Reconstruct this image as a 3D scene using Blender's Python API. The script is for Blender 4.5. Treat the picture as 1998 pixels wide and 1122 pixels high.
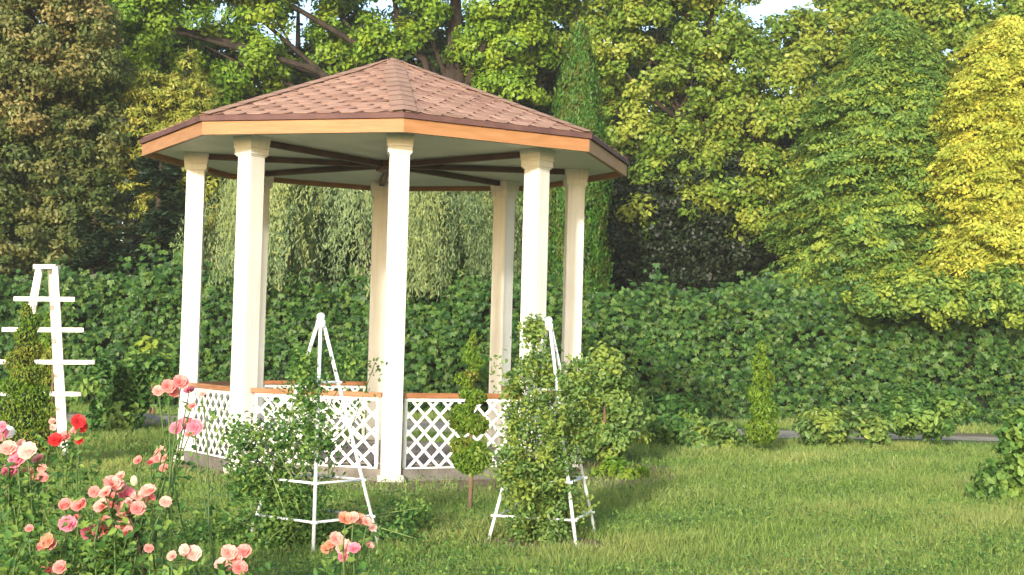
import bpy, bmesh, math, random
import numpy as np
from mathutils import Vector, Matrix
random.seed(7)
RNG = np.random.default_rng(11)
R = math.radians
for o in list(bpy.data.objects): bpy.data.objects.remove(o)
SC = bpy.context.scene
COL = SC.collection

# ------------------------------------------------------------------ camera
CAM = np.array([0.51665, -16.658, 1.32793]); YAW, PITCH, ROLL, FPX = 0.05498, 0.04218, 0.02617, 2859.1
def _axes():
    cy, sy = math.cos(YAW), math.sin(YAW)
    f = np.array([sy*math.cos(PITCH), cy*math.cos(PITCH), math.sin(PITCH)])
    r = np.array([cy, -sy, 0.0]); u = np.cross(r, f)
    c, s = math.cos(ROLL), math.sin(ROLL)
    return c*r+s*u, -s*r+c*u, f
RT, UP, FW = _axes()
cam_d = bpy.data.cameras.new('camera'); cam = bpy.data.objects.new('camera', cam_d); COL.objects.link(cam)
cam_d.sensor_width = 36; cam_d.lens = FPX/1998*36; cam_d.clip_end = 1500; cam_d.clip_start = 0.1
cam.matrix_world = Matrix([[RT[0], UP[0], -FW[0], CAM[0]], [RT[1], UP[1], -FW[1], CAM[1]], [RT[2], UP[2], -FW[2], CAM[2]], [0, 0, 0, 1]])
SC.camera = cam

# ------------------------------------------------------------------ light
SUN_EL, SX, SY = R(14), -0.30, -0.954
w = bpy.data.worlds.new('World'); SC.world = w; w.use_nodes = True
nt = w.node_tree; bg = nt.nodes['Background']; sky = nt.nodes.new('ShaderNodeTexSky')
sky.sky_type = 'NISHITA'; sky.sun_disc = False; sky.sun_elevation = SUN_EL; sky.sun_rotation = math.atan2(SX, SY)
sky.air_density = 1.0; sky.dust_density = 1.5; sky.ozone_density = 1.0
nt.links.new(sky.outputs[0], bg.inputs[0]); bg.inputs[1].default_value = 0.15
sd = bpy.data.lights.new('sun', 'SUN'); so = bpy.data.objects.new('sun', sd); COL.objects.link(so)
sd.energy = 2.3; sd.angle = R(3); sd.color = (1.0, 0.95, 0.86)
so.rotation_euler = Vector((SX*math.cos(SUN_EL), SY*math.cos(SUN_EL), math.sin(SUN_EL))).to_track_quat('Z', 'Y').to_euler()
SC.view_settings.view_transform = 'Standard'; SC.view_settings.look = 'None'; SC.view_settings.gamma = 1
SC.view_settings.exposure = 1.38
SC.cycles.max_bounces = 8; SC.cycles.transparent_max_bounces = 4

# ------------------------------------------------------------------ helpers
def at(px, py, d):
    """point seen at (px, py) of the photograph, d metres ahead of the camera"""
    return CAM + FW*d + RT*((px-999)/FPX*d) + UP*((561-py)/FPX*d)
def ground(px, d):
    p = at(px, 680, d); return np.array([p[0], p[1], 0.0])
def gpt(px, py):
    """point on the flat ground seen at (px, py)"""
    v = FW + RT*((px-999)/FPX) + UP*((561-py)/FPX); t = -CAM[2]/v[2]; return CAM+v*t
def tag(o, label=None, cat=None, group=None, kind=None):
    for k, v in (('label', label), ('category', cat), ('group', group), ('kind', kind)):
        if v: o[k] = v
    return o
def empty(name, loc=(0, 0, 0)):
    o = bpy.data.objects.new(name, None); COL.objects.link(o); o.location = tuple(float(c) for c in loc); o.empty_display_size = .2; return o
def link(name, me, parent=None, world=True):
    """meshes are written in world space; under a moved Empty the offset is taken out"""
    o = bpy.data.objects.new(name, me); COL.objects.link(o)
    if parent is not None:
        o.parent = parent
        if world:
            off = Vector((0, 0, 0)); p = parent
            while p is not None: off += p.location; p = p.parent
            o.location = -off
    return o
def bm_link(name, bm, mat, parent=None, smooth=False, world=True):
    bmesh.ops.recalc_face_normals(bm, faces=bm.faces)
    me = bpy.data.meshes.new(name); bm.to_mesh(me); bm.free(); me.materials.append(mat)
    if smooth: me.polygons.foreach_set('use_smooth', [True]*len(me.polygons))
    return link(name, me, parent, world)
def box(bm, lo, hi, M=None):
    vs = [bm.verts.new((x, y, z)) for x in (lo[0], hi[0]) for y in (lo[1], hi[1]) for z in (lo[2], hi[2])]
    for q in ((0, 1, 3, 2), (4, 6, 7, 5), (0, 4, 5, 1), (2, 3, 7, 6), (0, 2, 6, 4), (1, 5, 7, 3)): bm.faces.new([vs[i] for i in q])
    if M is not None:
        for v in vs: v.co = M @ v.co
    return vs
def bevel(bm, w):
    bmesh.ops.bevel(bm, geom=bm.edges[:], offset=w, segments=2, affect='EDGES')
def bar(bm, a, b, w, t, up=(0, 0, 1)):
    """box bar from a to b; w across, t along 'up'"""
    a, b = Vector(a), Vector(b); d = (b-a); L = d.length; d.normalize(); upv = Vector(up)
    s = d.cross(upv)
    if s.length < 1e-4: s = d.cross(Vector((1, 0, 0)))
    s.normalize(); n = s.cross(d)
    M = Matrix([[d.x, s.x, n.x, a.x], [d.y, s.y, n.y, a.y], [d.z, s.z, n.z, a.z], [0, 0, 0, 1]])
    return box(bm, (0, -w/2, -t/2), (L, w/2, t/2), M)
def tube(bm, pts, rad, n=7):
    pts = [Vector([float(c) for c in p]) for p in pts]; rings = []
    for i, p in enumerate(pts):
        d = (pts[min(i+1, len(pts)-1)]-pts[max(i-1, 0)]).normalized()
        s = d.cross(Vector((0.31, 0.95, 0.05))).normalized(); t = d.cross(s)
        r = rad[i] if hasattr(rad, '__len__') else rad
        rings.append([bm.verts.new(p+s*(r*math.cos(2*math.pi*k/n))+t*(r*math.sin(2*math.pi*k/n))) for k in range(n)])
    for A, B in zip(rings, rings[1:]):
        for k in range(n): bm.faces.new((A[k], A[(k+1) % n], B[(k+1) % n], B[k]))
    bm.faces.new(rings[0]); bm.faces.new(rings[-1])

# ------------------------------------------------------------------ materials
def new_mat(name):
    m = bpy.data.materials.new(name); m.use_nodes = True; return m, m.node_tree, m.node_tree.nodes['Principled BSDF']
def ramp(nt, stops):
    r = nt.nodes.new('ShaderNodeValToRGB'); e = r.color_ramp.elements
    while len(e) < len(stops): e.new(0.5)
    for k, (p, c) in enumerate(stops): e[k].position = p; e[k].color = (*c, 1)
    return r
def surf(name, c1, c2, scale=6, rough=.6, bump=.2, bscale=60, detail=6, c3=None, spec=.3, stretch=None):
    m, nt, b = new_mat(name)
    tc = nt.nodes.new('ShaderNodeTexCoord'); mp = nt.nodes.new('ShaderNodeMapping'); nt.links.new(tc.outputs['Object'], mp.inputs[0])
    if stretch: mp.inputs['Scale'].default_value = stretch
    n = nt.nodes.new('ShaderNodeTexNoise'); n.inputs['Scale'].default_value = scale; n.inputs['Detail'].default_value = detail
    nt.links.new(mp.outputs[0], n.inputs['Vector'])
    st = [(.32, c1), (.68, c2)] if c3 is None else [(.3, c1), (.5, c2), (.7, c3)]
    r = ramp(nt, st); nt.links.new(n.outputs['Fac'], r.inputs[0]); nt.links.new(r.outputs[0], b.inputs['Base Color'])
    n2 = nt.nodes.new('ShaderNodeTexNoise'); n2.inputs['Scale'].default_value = bscale; n2.inputs['Detail'].default_value = 4
    nt.links.new(mp.outputs[0], n2.inputs['Vector'])
    bp = nt.nodes.new('ShaderNodeBump'); bp.inputs['Strength'].default_value = bump; bp.inputs['Distance'].default_value = .02
    nt.links.new(n2.outputs['Fac'], bp.inputs['Height']); nt.links.new(bp.outputs[0], b.inputs['Normal'])
    b.inputs['Roughness'].default_value = rough; b.inputs['Specular IOR Level'].default_value = spec
    return m
def leafmat(name, stops, alt=None, trans=.35, rough=.45, altpos=(.55, .8)):
    """leaf colour from the per-leaf attribute 'v', drifting to 'alt' by the per-clump attribute 'g'"""
    m, nt, b = new_mat(name)
    a = nt.nodes.new('ShaderNodeAttribute'); a.attribute_name = 'v'
    r = ramp(nt, stops); nt.links.new(a.outputs['Fac'], r.inputs[0]); colr = r.outputs[0]
    if alt is not None:
        g = nt.nodes.new('ShaderNodeAttribute'); g.attribute_name = 'g'
        mr = nt.nodes.new('ShaderNodeMapRange'); mr.inputs['From Min'].default_value, mr.inputs['From Max'].default_value = altpos
        nt.links.new(g.outputs['Fac'], mr.inputs['Value'])
        mx = nt.nodes.new('ShaderNodeMix'); mx.data_type = 'RGBA'; mx.inputs[7].default_value = (*alt, 1)
        nt.links.new(mr.outputs[0], mx.inputs[0]); nt.links.new(colr, mx.inputs[6]); colr = mx.outputs[2]
    nt.links.new(colr, b.inputs['Base Color']); b.inputs['Roughness'].default_value = rough; b.inputs['Specular IOR Level'].default_value = .25
    tr = nt.nodes.new('ShaderNodeBsdfTranslucent'); nt.links.new(colr, tr.inputs[0])
    mix = nt.nodes.new('ShaderNodeMixShader'); mix.inputs[0].default_value = trans
    nt.links.new(b.outputs[0], mix.inputs[1]); nt.links.new(tr.outputs[0], mix.inputs[2])
    nt.links.new(mix.outputs[0], nt.nodes['Material Output'].inputs[0])
    return m
def weather(m):
    """soil splashes near the foot and faint vertical rain streaks on painted timber"""
    nt = m.node_tree; b = nt.nodes['Principled BSDF']; src = b.inputs['Base Color'].links[0].from_socket
    tc = nt.nodes.new('ShaderNodeTexCoord'); sp = nt.nodes.new('ShaderNodeSeparateXYZ'); nt.links.new(tc.outputs['Object'], sp.inputs[0])
    n = nt.nodes.new('ShaderNodeTexNoise'); n.inputs['Scale'].default_value = 14; n.inputs['Detail'].default_value = 6; nt.links.new(tc.outputs['Object'], n.inputs['Vector'])
    mr = nt.nodes.new('ShaderNodeMapRange'); mr.inputs['From Min'].default_value = .5; mr.inputs['From Max'].default_value = .0; nt.links.new(sp.outputs[2], mr.inputs['Value'])
    mu = nt.nodes.new('ShaderNodeMath'); mu.operation = 'MULTIPLY'; nt.links.new(mr.outputs[0], mu.inputs[0]); nt.links.new(n.outputs['Fac'], mu.inputs[1])
    mp = nt.nodes.new('ShaderNodeMapping'); mp.inputs['Scale'].default_value = (30, 30, .8); nt.links.new(tc.outputs['Object'], mp.inputs[0])
    n2 = nt.nodes.new('ShaderNodeTexNoise'); n2.inputs['Scale'].default_value = 1; nt.links.new(mp.outputs[0], n2.inputs['Vector'])
    m2 = nt.nodes.new('ShaderNodeMapRange'); m2.inputs['From Min'].default_value = .5; m2.inputs['From Max'].default_value = .8; m2.inputs['To Max'].default_value = .28; nt.links.new(n2.outputs['Fac'], m2.inputs['Value'])
    ad = nt.nodes.new('ShaderNodeMath'); ad.operation = 'ADD'; ad.use_clamp = True; nt.links.new(mu.outputs[0], ad.inputs[0]); nt.links.new(m2.outputs[0], ad.inputs[1])
    mx = nt.nodes.new('ShaderNodeMix'); mx.data_type = 'RGBA'; mx.inputs[7].default_value = (.34, .29, .20, 1); nt.links.new(ad.outputs[0], mx.inputs[0]); nt.links.new(src, mx.inputs[6]); nt.links.new(mx.outputs[2], b.inputs['Base Color'])
M = {}
M['paint'] = surf('cream_paint', (.60, .59, .545), (.68, .67, .625), 2.2, .55, .12, 30)
weather(M['paint'])
M['white'] = surf('white_paint', (.76, .74, .66), (.86, .85, .78), 5, .45, .1, 80)
M['metal'] = surf('white_painted_metal', (.78, .80, .78), (.88, .90, .88), 9, .35, .1, 90)
M['fascia'] = surf('varnished_board', (.30, .14, .055), (.38, .19, .08), 3, .45, .25, 40, stretch=(1, 1, 8))
M['rail'] = surf('handrail_wood', (.25, .10, .04), (.36, .16, .07), 4, .4, .2, 40, stretch=(1, 1, 6))
M['beam'] = surf('dark_beam_wood', (.060, .032, .022), (.11, .058, .036), 5, .5, .2, 40)
M['ceiling'] = surf('ceiling_board', (.66, .68, .56), (.76, .77, .64), 2, .6, .08, 30)
M['shingle'] = surf('brown_shingle', (.25, .145, .10), (.32, .19, .135), 2.6, .9, .3, 240, c3=(.37, .225, .165))
M['shingle_b'] = surf('pale_shingle', (.30, .175, .125), (.37, .225, .165), 3.1, .9, .3, 240, c3=(.41, .26, .195))
M['shingle_c'] = surf('rust_shingle', (.21, .115, .078), (.28, .155, .11), 3.4, .9, .3, 240, c3=(.32, .185, .135))
M['hip'] = surf('hip_cap_shingle', (.28, .17, .12), (.34, .21, .15), 4, .9, .3, 240)
M['drip'] = surf('eave_strip', (.085, .042, .040), (.13, .065, .055), 4, .7, .3, 120)
M['floor'] = surf('floor_paving', (.20, .16, .135), (.30, .25, .215), 5, .8, .3, 60)
M['plinth'] = surf('concrete_plinth', (.12, .105, .085), (.21, .19, .16), 6, .9, .5, 50)
M['path'] = surf('path_paving', (.26, .225, .17), (.40, .35, .27), 3, .9, .4, 50)
M['bark'] = surf('dark_bark', (.018, .013, .010), (.05, .036, .026), 6, .95, .9, 20, stretch=(1, 1, .3))
M['bark_tan'] = surf('tan_bark', (.12, .075, .045), (.24, .16, .10), 8, .9, .6, 30)
M['stem'] = surf('green_stem', (.05, .10, .025), (.10, .16, .04), 20, .6, .1, 60)
M['cane'] = surf('dark_cane', (.025, .018, .012), (.07, .05, .03), 20, .7, .2, 60)
M['cane_g'] = surf('pale_green_cane', (.13, .20, .05), (.22, .30, .09), 20, .6, .1, 60)
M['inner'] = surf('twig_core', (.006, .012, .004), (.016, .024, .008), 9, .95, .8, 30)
# leaves
M['oak'] = leafmat('oak_leaf', [(0, (.05, .11, .015)), (.45, (.14, .27, .025)), (1, (.28, .43, .04))], (.34, .43, .04), .4, altpos=(.5, 1.1))
M['oak2'] = leafmat('oak_leaf_yellowing', [(0, (.05, .11, .018)), (.5, (.15, .25, .03)), (1, (.29, .39, .055))], (.42, .44, .07), .4, altpos=(.5, 1.1))
M['olive'] = leafmat('olive_leaf', [(0, (.022, .042, .012)), (.5, (.055, .095, .024)), (1, (.13, .17, .04))], (.20, .20, .06), .3, altpos=(.4, .95))
M['larch'] = leafmat('larch_needle', [(0, (.15, .19, .03)), (.5, (.29, .33, .055)), (1, (.44, .45, .09))], (.52, .40, .08), .4, altpos=(.6, 1.1))
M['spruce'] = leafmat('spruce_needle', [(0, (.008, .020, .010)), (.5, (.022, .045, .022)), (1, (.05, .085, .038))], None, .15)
M['willow'] = leafmat('willow_leaf', [(0, (.09, .15, .065)), (.5, (.17, .25, .105)), (1, (.28, .36, .16))], (.30, .35, .12), .4, altpos=(.4, 1.0))
M['thuja'] = leafmat('thuja_spray', [(0, (.020, .065, .010)), (.5, (.05, .14, .018)), (1, (.10, .22, .03))], (.09, .12, .02), .3)
M['cypress'] = leafmat('cypress_fan', [(0, (.05, .12, .025)), (.5, (.12, .225, .045)), (1, (.22, .33, .065))], (.29, .37, .05), .35)
M['gold'] = leafmat('golden_fan', [(0, (.20, .27, .035)), (.5, (.36, .42, .055)), (1, (.52, .54, .09))], (.60, .57, .09), .4, altpos=(.35, .9))
M['vine'] = leafmat('vine_leaf', [(0, (.014, .045, .011)), (.5, (.036, .10, .019)), (1, (.09, .19, .034))], (.12, .19, .03), .25, altpos=(.6, 1.0))
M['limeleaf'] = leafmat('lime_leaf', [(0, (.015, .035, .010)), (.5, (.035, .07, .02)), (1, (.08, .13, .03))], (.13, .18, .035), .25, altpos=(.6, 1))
M['under'] = leafmat('deep_shade_leaf', [(0, (.005, .010, .004)), (.6, (.011, .020, .007)), (1, (.028, .045, .014))], None, .15)  # near-black leaf: shade under and behind the trees is in the colour
M['rose_l'] = leafmat('rose_leaf', [(0, (.030, .085, .022)), (.5, (.07, .17, .035)), (1, (.15, .28, .06))], (.20, .31, .06), .35)
M['climb'] = leafmat('climber_leaf', [(0, (.05, .12, .028)), (.5, (.12, .22, .045)), (1, (.26, .36, .12))], (.26, .34, .06), .35)
M['topiary'] = leafmat('topiary_needle', [(0, (.07, .14, .014)), (.5, (.13, .24, .022)), (1, (.21, .33, .035))], (.27, .25, .045), .35, altpos=(.5, .95))
M['grass'] = leafmat('grass_blade', [(0, (.08, .155, .03)), (.5, (.17, .27, .05)), (1, (.27, .355, .085))], (.33, .36, .11), .35, altpos=(.4, 1.0))
def petalmat(name, a, b_, c=None):
    m = leafmat(name, [(0, a), (1, b_)], None, .35, .5); return m
M['p_pink'] = petalmat('pink_petal', (.72, .12, .20), (.88, .34, .42))
M['p_salmon'] = petalmat('salmon_petal', (.78, .15, .14), (.90, .38, .34))
M['p_peach'] = petalmat('peach_petal', (.80, .27, .22), (.88, .50, .42))
M['p_pale'] = petalmat('pale_petal', (.80, .38, .32), (.88, .58, .50))
M['p_red'] = petalmat('red_petal', (.50, .015, .025), (.70, .05, .05))
M['p_white'] = petalmat('white_petal', (.82, .80, .72), (.92, .90, .84))
M['p_orange'] = petalmat('wilted_petal', (.62, .20, .11), (.78, .40, .26))
M['bud'] = surf('pale_bud', (.35, .40, .20), (.55, .50, .34), 30, .6, .1, 60)

# ground with a lawn / soil mix
def lawnmat():
    m, nt, b = new_mat('lawn_soil')
    tc = nt.nodes.new('ShaderNodeTexCoord')
    def noise(s, d=6):
        n = nt.nodes.new('ShaderNodeTexNoise'); n.inputs['Scale'].default_value = s; n.inputs['Detail'].default_value = d
        nt.links.new(tc.outputs['Object'], n.inputs['Vector']); return n
    a, c = noise(.7), noise(9)
    r1 = ramp(nt, [(.3, (.05, .085, .018)), (.55, (.10, .14, .03)), (.75, (.16, .19, .05))]); nt.links.new(c.outputs['Fac'], r1.inputs[0])
    r2 = ramp(nt, [(.3, (.10, .068, .04)), (.7, (.22, .16, .095))]); nt.links.new(c.outputs['Fac'], r2.inputs[0])
    r3 = ramp(nt, [(.52, (0, 0, 0)), (.68, (1, 1, 1))]); nt.links.new(a.outputs['Fac'], r3.inputs[0])
    mx = nt.nodes.new('ShaderNodeMix'); mx.data_type = 'RGBA'
    nt.links.new(r3.outputs[0], mx.inputs[0]); nt.links.new(r1.outputs[0], mx.inputs[6]); nt.links.new(r2.outputs[0], mx.inputs[7])
    nt.links.new(mx.outputs[2], b.inputs['Base Color']); b.inputs['Roughness'].default_value = .95
    bp = nt.nodes.new('ShaderNodeBump'); bp.inputs['Strength'].default_value = .7; bp.inputs['Distance'].default_value = .04
    n3 = noise(25); nt.links.new(n3.outputs['Fac'], bp.inputs['Height']); nt.links.new(bp.outputs[0], b.inputs['Normal'])
    return m
M['lawn'] = lawnmat()
M['soil'] = surf('bare_soil', (.13, .085, .05), (.25, .18, .11), 7, .95, .8, 40)

# ------------------------------------------------------------------ leaf meshes
def unit(v): return v/np.maximum(np.linalg.norm(v, axis=-1, keepdims=True), 1e-9)
def leaf_mesh(name, P, N, L, W, G, mat, D=None, fold=.18, V=None):
    """P centres, N normals, L half length, W half width, G clump value, D optional leaf direction"""
    n = len(P); P = np.asarray(P, float); N = unit(np.asarray(N, float))
    if D is None: D = RNG.normal(size=(n, 3))
    D = unit(D - (D*N).sum(1, keepdims=True)*N)
    S = np.cross(N, D); L = np.broadcast_to(np.asarray(L, float), (n,))[:, None]; W = np.broadcast_to(np.asarray(W, float), (n,))[:, None]
    k = RNG.uniform(.75, 1.25, (n, 1)); L = L*k; W = W*k
    lift = N*W*fold
    v = np.empty((n, 4, 3)); v[:, 0] = P-D*L; v[:, 1] = P+S*W+D*L*.1+lift; v[:, 2] = P+D*L-lift; v[:, 3] = P-S*W+D*L*.1+lift
    me = bpy.data.meshes.new(name); me.vertices.add(4*n); me.vertices.foreach_set('co', v.ravel())
    me.loops.add(4*n); me.loops.foreach_set('vertex_index', np.arange(4*n, dtype=np.int32))
    me.polygons.add(n); me.polygons.foreach_set('loop_start', np.arange(0, 4*n, 4, dtype=np.int32))
    me.update(calc_edges=True); me.materials.append(mat)
    if V is None: V = RNG.beta(1.6, 1.6, n)
    for nm, val in (('v', V), ('g', G)):
        a = me.attributes.new(nm, 'FLOAT', 'POINT'); a.data.foreach_set('value', np.repeat(np.broadcast_to(np.asarray(val, float), (n,)), 4))
    return me
def oval_leaf_mesh(name, P, N, L, W, G, mat, D=None, fold=.25, V=None):
    """like leaf_mesh but each leaf is a pointed oval folded along its midrib, drooping at the tip"""
    n = len(P); P = np.asarray(P, float); N = unit(np.asarray(N, float))
    if D is None: D = RNG.normal(size=(n, 3))
    D = unit(D-(D*N).sum(1, keepdims=True)*N); S = np.cross(N, D); k = RNG.uniform(.75, 1.25, (n, 1))
    L = np.broadcast_to(np.asarray(L, float), (n,))[:, None]*k; W = np.broadcast_to(np.asarray(W, float), (n,))[:, None]*k; u = N*W*fold
    v = np.empty((n, 6, 3)); v[:, 0] = P-D*L; v[:, 1] = P-D*L*.25+S*W+u; v[:, 2] = P+D*L*.45+S*W*.62+u*.4; v[:, 3] = P+D*L-N*L*.25; v[:, 4] = P+D*L*.45-S*W*.62+u*.4; v[:, 5] = P-D*L*.25-S*W+u
    me = bpy.data.meshes.new(name); me.vertices.add(6*n); me.vertices.foreach_set('co', v.ravel())
    b = (np.arange(n)*6)[:, None]; f = np.concatenate([b+np.array([0, 1, 2, 3]), b+np.array([0, 3, 4, 5])], 1).ravel()
    me.loops.add(8*n); me.loops.foreach_set('vertex_index', f.astype(np.int32)); me.polygons.add(2*n); me.polygons.foreach_set('loop_start', np.arange(0, 8*n, 4, dtype=np.int32))
    me.update(calc_edges=True); me.materials.append(mat)
    if V is None: V = RNG.beta(1.6, 1.6, n)
    for nm, val in (('v', V), ('g', G)):
        a = me.attributes.new(nm, 'FLOAT', 'POINT'); a.data.foreach_set('value', np.repeat(np.broadcast_to(np.asarray(val, float), (n,)), 6))
    return me
def sphere_dirs(n): return unit(RNG.normal(size=(n, 3)))
def clumpy(lobes, per_m2, clump_r, leaves, flat=.65, inner=.25, face=.55):
    """clump centres over the shells of ellipsoid lobes (centre, radii), then leaves round each; returns P, N, G"""
    Pc, Nc = [], []
    for c, r in lobes:
        c, r = np.array(c), np.array(r); area = 4*math.pi*((r[0]*r[1])**1.6+(r[0]*r[2])**1.6+(r[1]*r[2])**1.6)**(1/1.6)/3**(1/1.6)
        n = max(6, int(area*per_m2)); d = sphere_dirs(n); k = np.where(RNG.random(n) < inner, RNG.uniform(.45, .85, n), RNG.uniform(.86, 1.08, n))
        p = c+d*r*k[:, None]; keep = (p[:, 1] - c[1]) < r[1]*face
        Pc.append(p[keep]); Nc.append(unit(d/r)[keep])
    Pc, Nc = np.concatenate(Pc), np.concatenate(Nc); m = len(Pc); g = RNG.random(m); rr = clump_r*RNG.uniform(.6, 1.35, m)
    cnt = np.maximum(3, (leaves*(rr/clump_r)**2).astype(int)); ix = np.repeat(np.arange(m), cnt)
    d = sphere_dirs(len(ix)); q = RNG.random(len(ix))**(1/2.2)
    off = d*q[:, None]*rr[ix][:, None]; off[:, 2] *= flat
    N = unit(.55*Nc[ix]+.65*d+np.array([0, 0, .35])+RNG.normal(size=d.shape)*.45)
    return Pc[ix]+off, N, np.clip(g[ix]*.75+RNG.random(len(ix))*.25, 0, 1)
def lobe(px, py, rx, ry, d, rd=None):
    """ellipsoid lobe given where it stands in the picture (pixels) and how far away (m)"""
    s = d/FPX; return at(px, py, d), (rx*s, (rd if rd else rx*s), ry*s)
def trunk_mesh(pts, rad, name, parent, mat=None, n=9):
    bm = bmesh.new(); tube(bm, pts, rad, n); return bm_link(name, bm, mat or M['bark'], parent, True)
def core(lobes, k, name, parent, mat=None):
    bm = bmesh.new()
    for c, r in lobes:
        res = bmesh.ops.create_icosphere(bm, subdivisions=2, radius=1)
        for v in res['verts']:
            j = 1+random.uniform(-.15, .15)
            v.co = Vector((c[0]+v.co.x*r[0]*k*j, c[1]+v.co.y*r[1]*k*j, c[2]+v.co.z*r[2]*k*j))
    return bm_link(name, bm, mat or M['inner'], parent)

# ================================================================== SETTING
def grid_sheet(name, x0, x1, y0, y1, nx, ny, z, mat, hf=None):
    xs, ys = np.linspace(x0, x1, nx), np.linspace(y0, y1, ny); X, Y = np.meshgrid(xs, ys)
    Z = np.full_like(X, z) + (hf(X, Y) if hf else 0)
    vs = np.stack([X, Y, Z], -1).reshape(-1, 3); f = [(j*nx+i, j*nx+i+1, (j+1)*nx+i+1, (j+1)*nx+i) for j in range(ny-1) for i in range(nx-1)]
    me = bpy.data.meshes.new(name); me.from_pydata(vs.tolist(), [], f); me.materials.append(mat)
    return link(name, me)
g = grid_sheet('ground', -400, 400, -60, 700, 41, 41, 0, M['lawn']); tag(g, kind='structure')
def wavy_sheet(name, pts, z, mat):
    bm = bmesh.new(); vs = [bm.verts.new((p[0], p[1], z)) for p in pts]; f = bm.faces.new(vs)
    bmesh.ops.triangulate(bm, faces=[f]); bm.normal_update()
    me = bpy.data.meshes.new(name); bm.to_mesh(me); bm.free(); me.materials.append(mat); return link(name, me)
pp = [(x, 6.2+1.3*min(1, max(0, (abs(x-1)-4)/4))+.3*math.sin(x*.35)) for x in np.linspace(-30, 30, 60)]+[(x, 9.6-.7*min(1, max(0, (abs(x-1)-4)/4))+.2*math.sin(x*.3+1)) for x in np.linspace(30, -30, 60)]
tag(wavy_sheet('path', pp, .008, M['path']), kind='structure')
def blob(cx, cy, rx, ry, n=40, j=.18):
    ph = [random.uniform(0, 6.28) for _ in range(4)]
    return [(cx+rx*math.cos(a)*(1+j*math.sin(3*a+ph[0])+j*.6*math.sin(7*a+ph[1])), cy+ry*math.sin(a)*(1+j*math.sin(2*a+ph[2])+j*.5*math.sin(5*a+ph[3]))) for a in [2*math.pi*k/n for k in range(n)]]
bare = []
for cx, cy, rx, ry in ((.3, -.3, 3.0, 3.15), (*gpt(1060, 1062)[:2], .55, .35), (*gpt(375, 1022)[:2], .16, .12), (*gpt(620, 1072)[:2], .4, .25)):
    bare.append((cx, cy, rx, ry)); tag(wavy_sheet('soil', blob(cx, cy, rx, ry), .005, M['soil']), kind='structure')

# ------------------------------------------------------------------ grass
def grass():
    Ps = []
    # bands by distance: near ones dense
    for y0, y1, dens, h, wd in ((-11.5, -7, 5200, .055, .0045), (-7, -4, 3800, .06, .0055), (-4, 0, 2200, .065, .007), (0, 6.2, 900, .075, .010), (10, 12.5, 500, .09, .012)):
        hw = (y1+17.5)*.40+.5; n = int((y1-y0)*2*hw*dens); n = min(n, 210000)
        x = RNG.uniform(-hw, hw, n)+.5+(y1+y0+33)/2*.055; y = RNG.uniform(y0, y1, n)
        f = (np.sin(x*1.3+1.7*np.sin(y*.9))+np.sin(y*1.9+x*.7)+np.sin(x*3.7-y*2.9))/3
        keep = RNG.random(n) < (.78+.3*f)
        for cx, cy, rx, ry in bare:
            q = ((x-cx)/rx)**2+((y-cy)/ry)**2; keep &= (q > 1.0) | (RNG.random(n) < .10+.5*np.clip(q-.55, 0, 1))
        keep &= (x**2+y**2 > 2.35**2)
        x, y, f = x[keep], y[keep], f[keep]; n = len(x)
        f2 = np.sin(x*5.1+2*np.sin(y*4.3))*np.sin(y*5.9+1.5*np.sin(x*6.7)); hh = h*RNG.uniform(.4, 1.4, n)*(1+.35*f+.45*f2); ln = RNG.normal(size=(n, 2))*.45
        Ps.append((x, y, hh, np.full(n, wd)*RNG.uniform(.7, 1.4, n), ln, f))
    x, y, h, wd = (np.concatenate([p[i] for p in Ps]) for i in range(4)); ln = np.concatenate([p[4] for p in Ps]); f = np.concatenate([p[5] for p in Ps])
    n = len(x); a = RNG.uniform(0, 6.283, n); c, s = np.cos(a)*wd, np.sin(a)*wd; v = np.zeros((n, 3, 3))
    v[:, 0] = np.stack([x-c, y-s, np.full(n, -.004)], 1); v[:, 1] = np.stack([x+c, y+s, np.full(n, -.004)], 1)
    v[:, 2] = np.stack([x+ln[:, 0]*h, y+ln[:, 1]*h, h], 1)
    me = bpy.data.meshes.new('grass'); me.vertices.add(3*n); me.vertices.foreach_set('co', v.ravel())
    me.loops.add(3*n); me.loops.foreach_set('vertex_index', np.arange(3*n, dtype=np.int32))
    me.polygons.add(n); me.polygons.foreach_set('loop_start', np.arange(0, 3*n, 3, dtype=np.int32)); me.update(calc_edges=True)
    me.materials.append(M['grass'])
    for nm, val in (('v', RNG.beta(1.5, 1.5, n)), ('g', np.clip(.5+.38*f+RNG.normal(size=n)*.15, 0, 1))):
        at_ = me.attributes.new(nm, 'FLOAT', 'POINT'); at_.data.foreach_set('value', np.repeat(val, 3))
    tag(link('grass', me), 'short yellow green lawn grass around the gazebo', 'grass', kind='stuff')
    # broad-leaved weeds in the lawn
    n = 70000; y = -11.5+18*RNG.random(n)**1.4; x = RNG.uniform(-1, 1, n)*((y+17.5)*.38)+.9
    f = np.sin(x*2.1+2*np.sin(y*1.3))+np.sin(y*2.7-x*1.1); keep = (f > -.1+RNG.normal(size=n)*.35) & (x**2+y**2 > 2.4**2)
    for cx, cy, rx, ry in bare[1:]: keep &= ((x-cx)/rx)**2+((y-cy)/ry)**2 > 1
    x, y = x[keep], y[keep]; n = len(x); P = np.stack([x, y, RNG.uniform(.02, .10, n)], 1)
    me = oval_leaf_mesh('weeds', P, RNG.normal(size=(n, 3))*.5+np.array([0, -.35, 1]), RNG.uniform(.006, .017, n), RNG.uniform(.005, .010, n), RNG.random(n), M['rose_l'])
    tag(link('weeds', me), 'patches of low broad leaved weeds in the lawn', 'weeds', kind='stuff')
grass()

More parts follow.
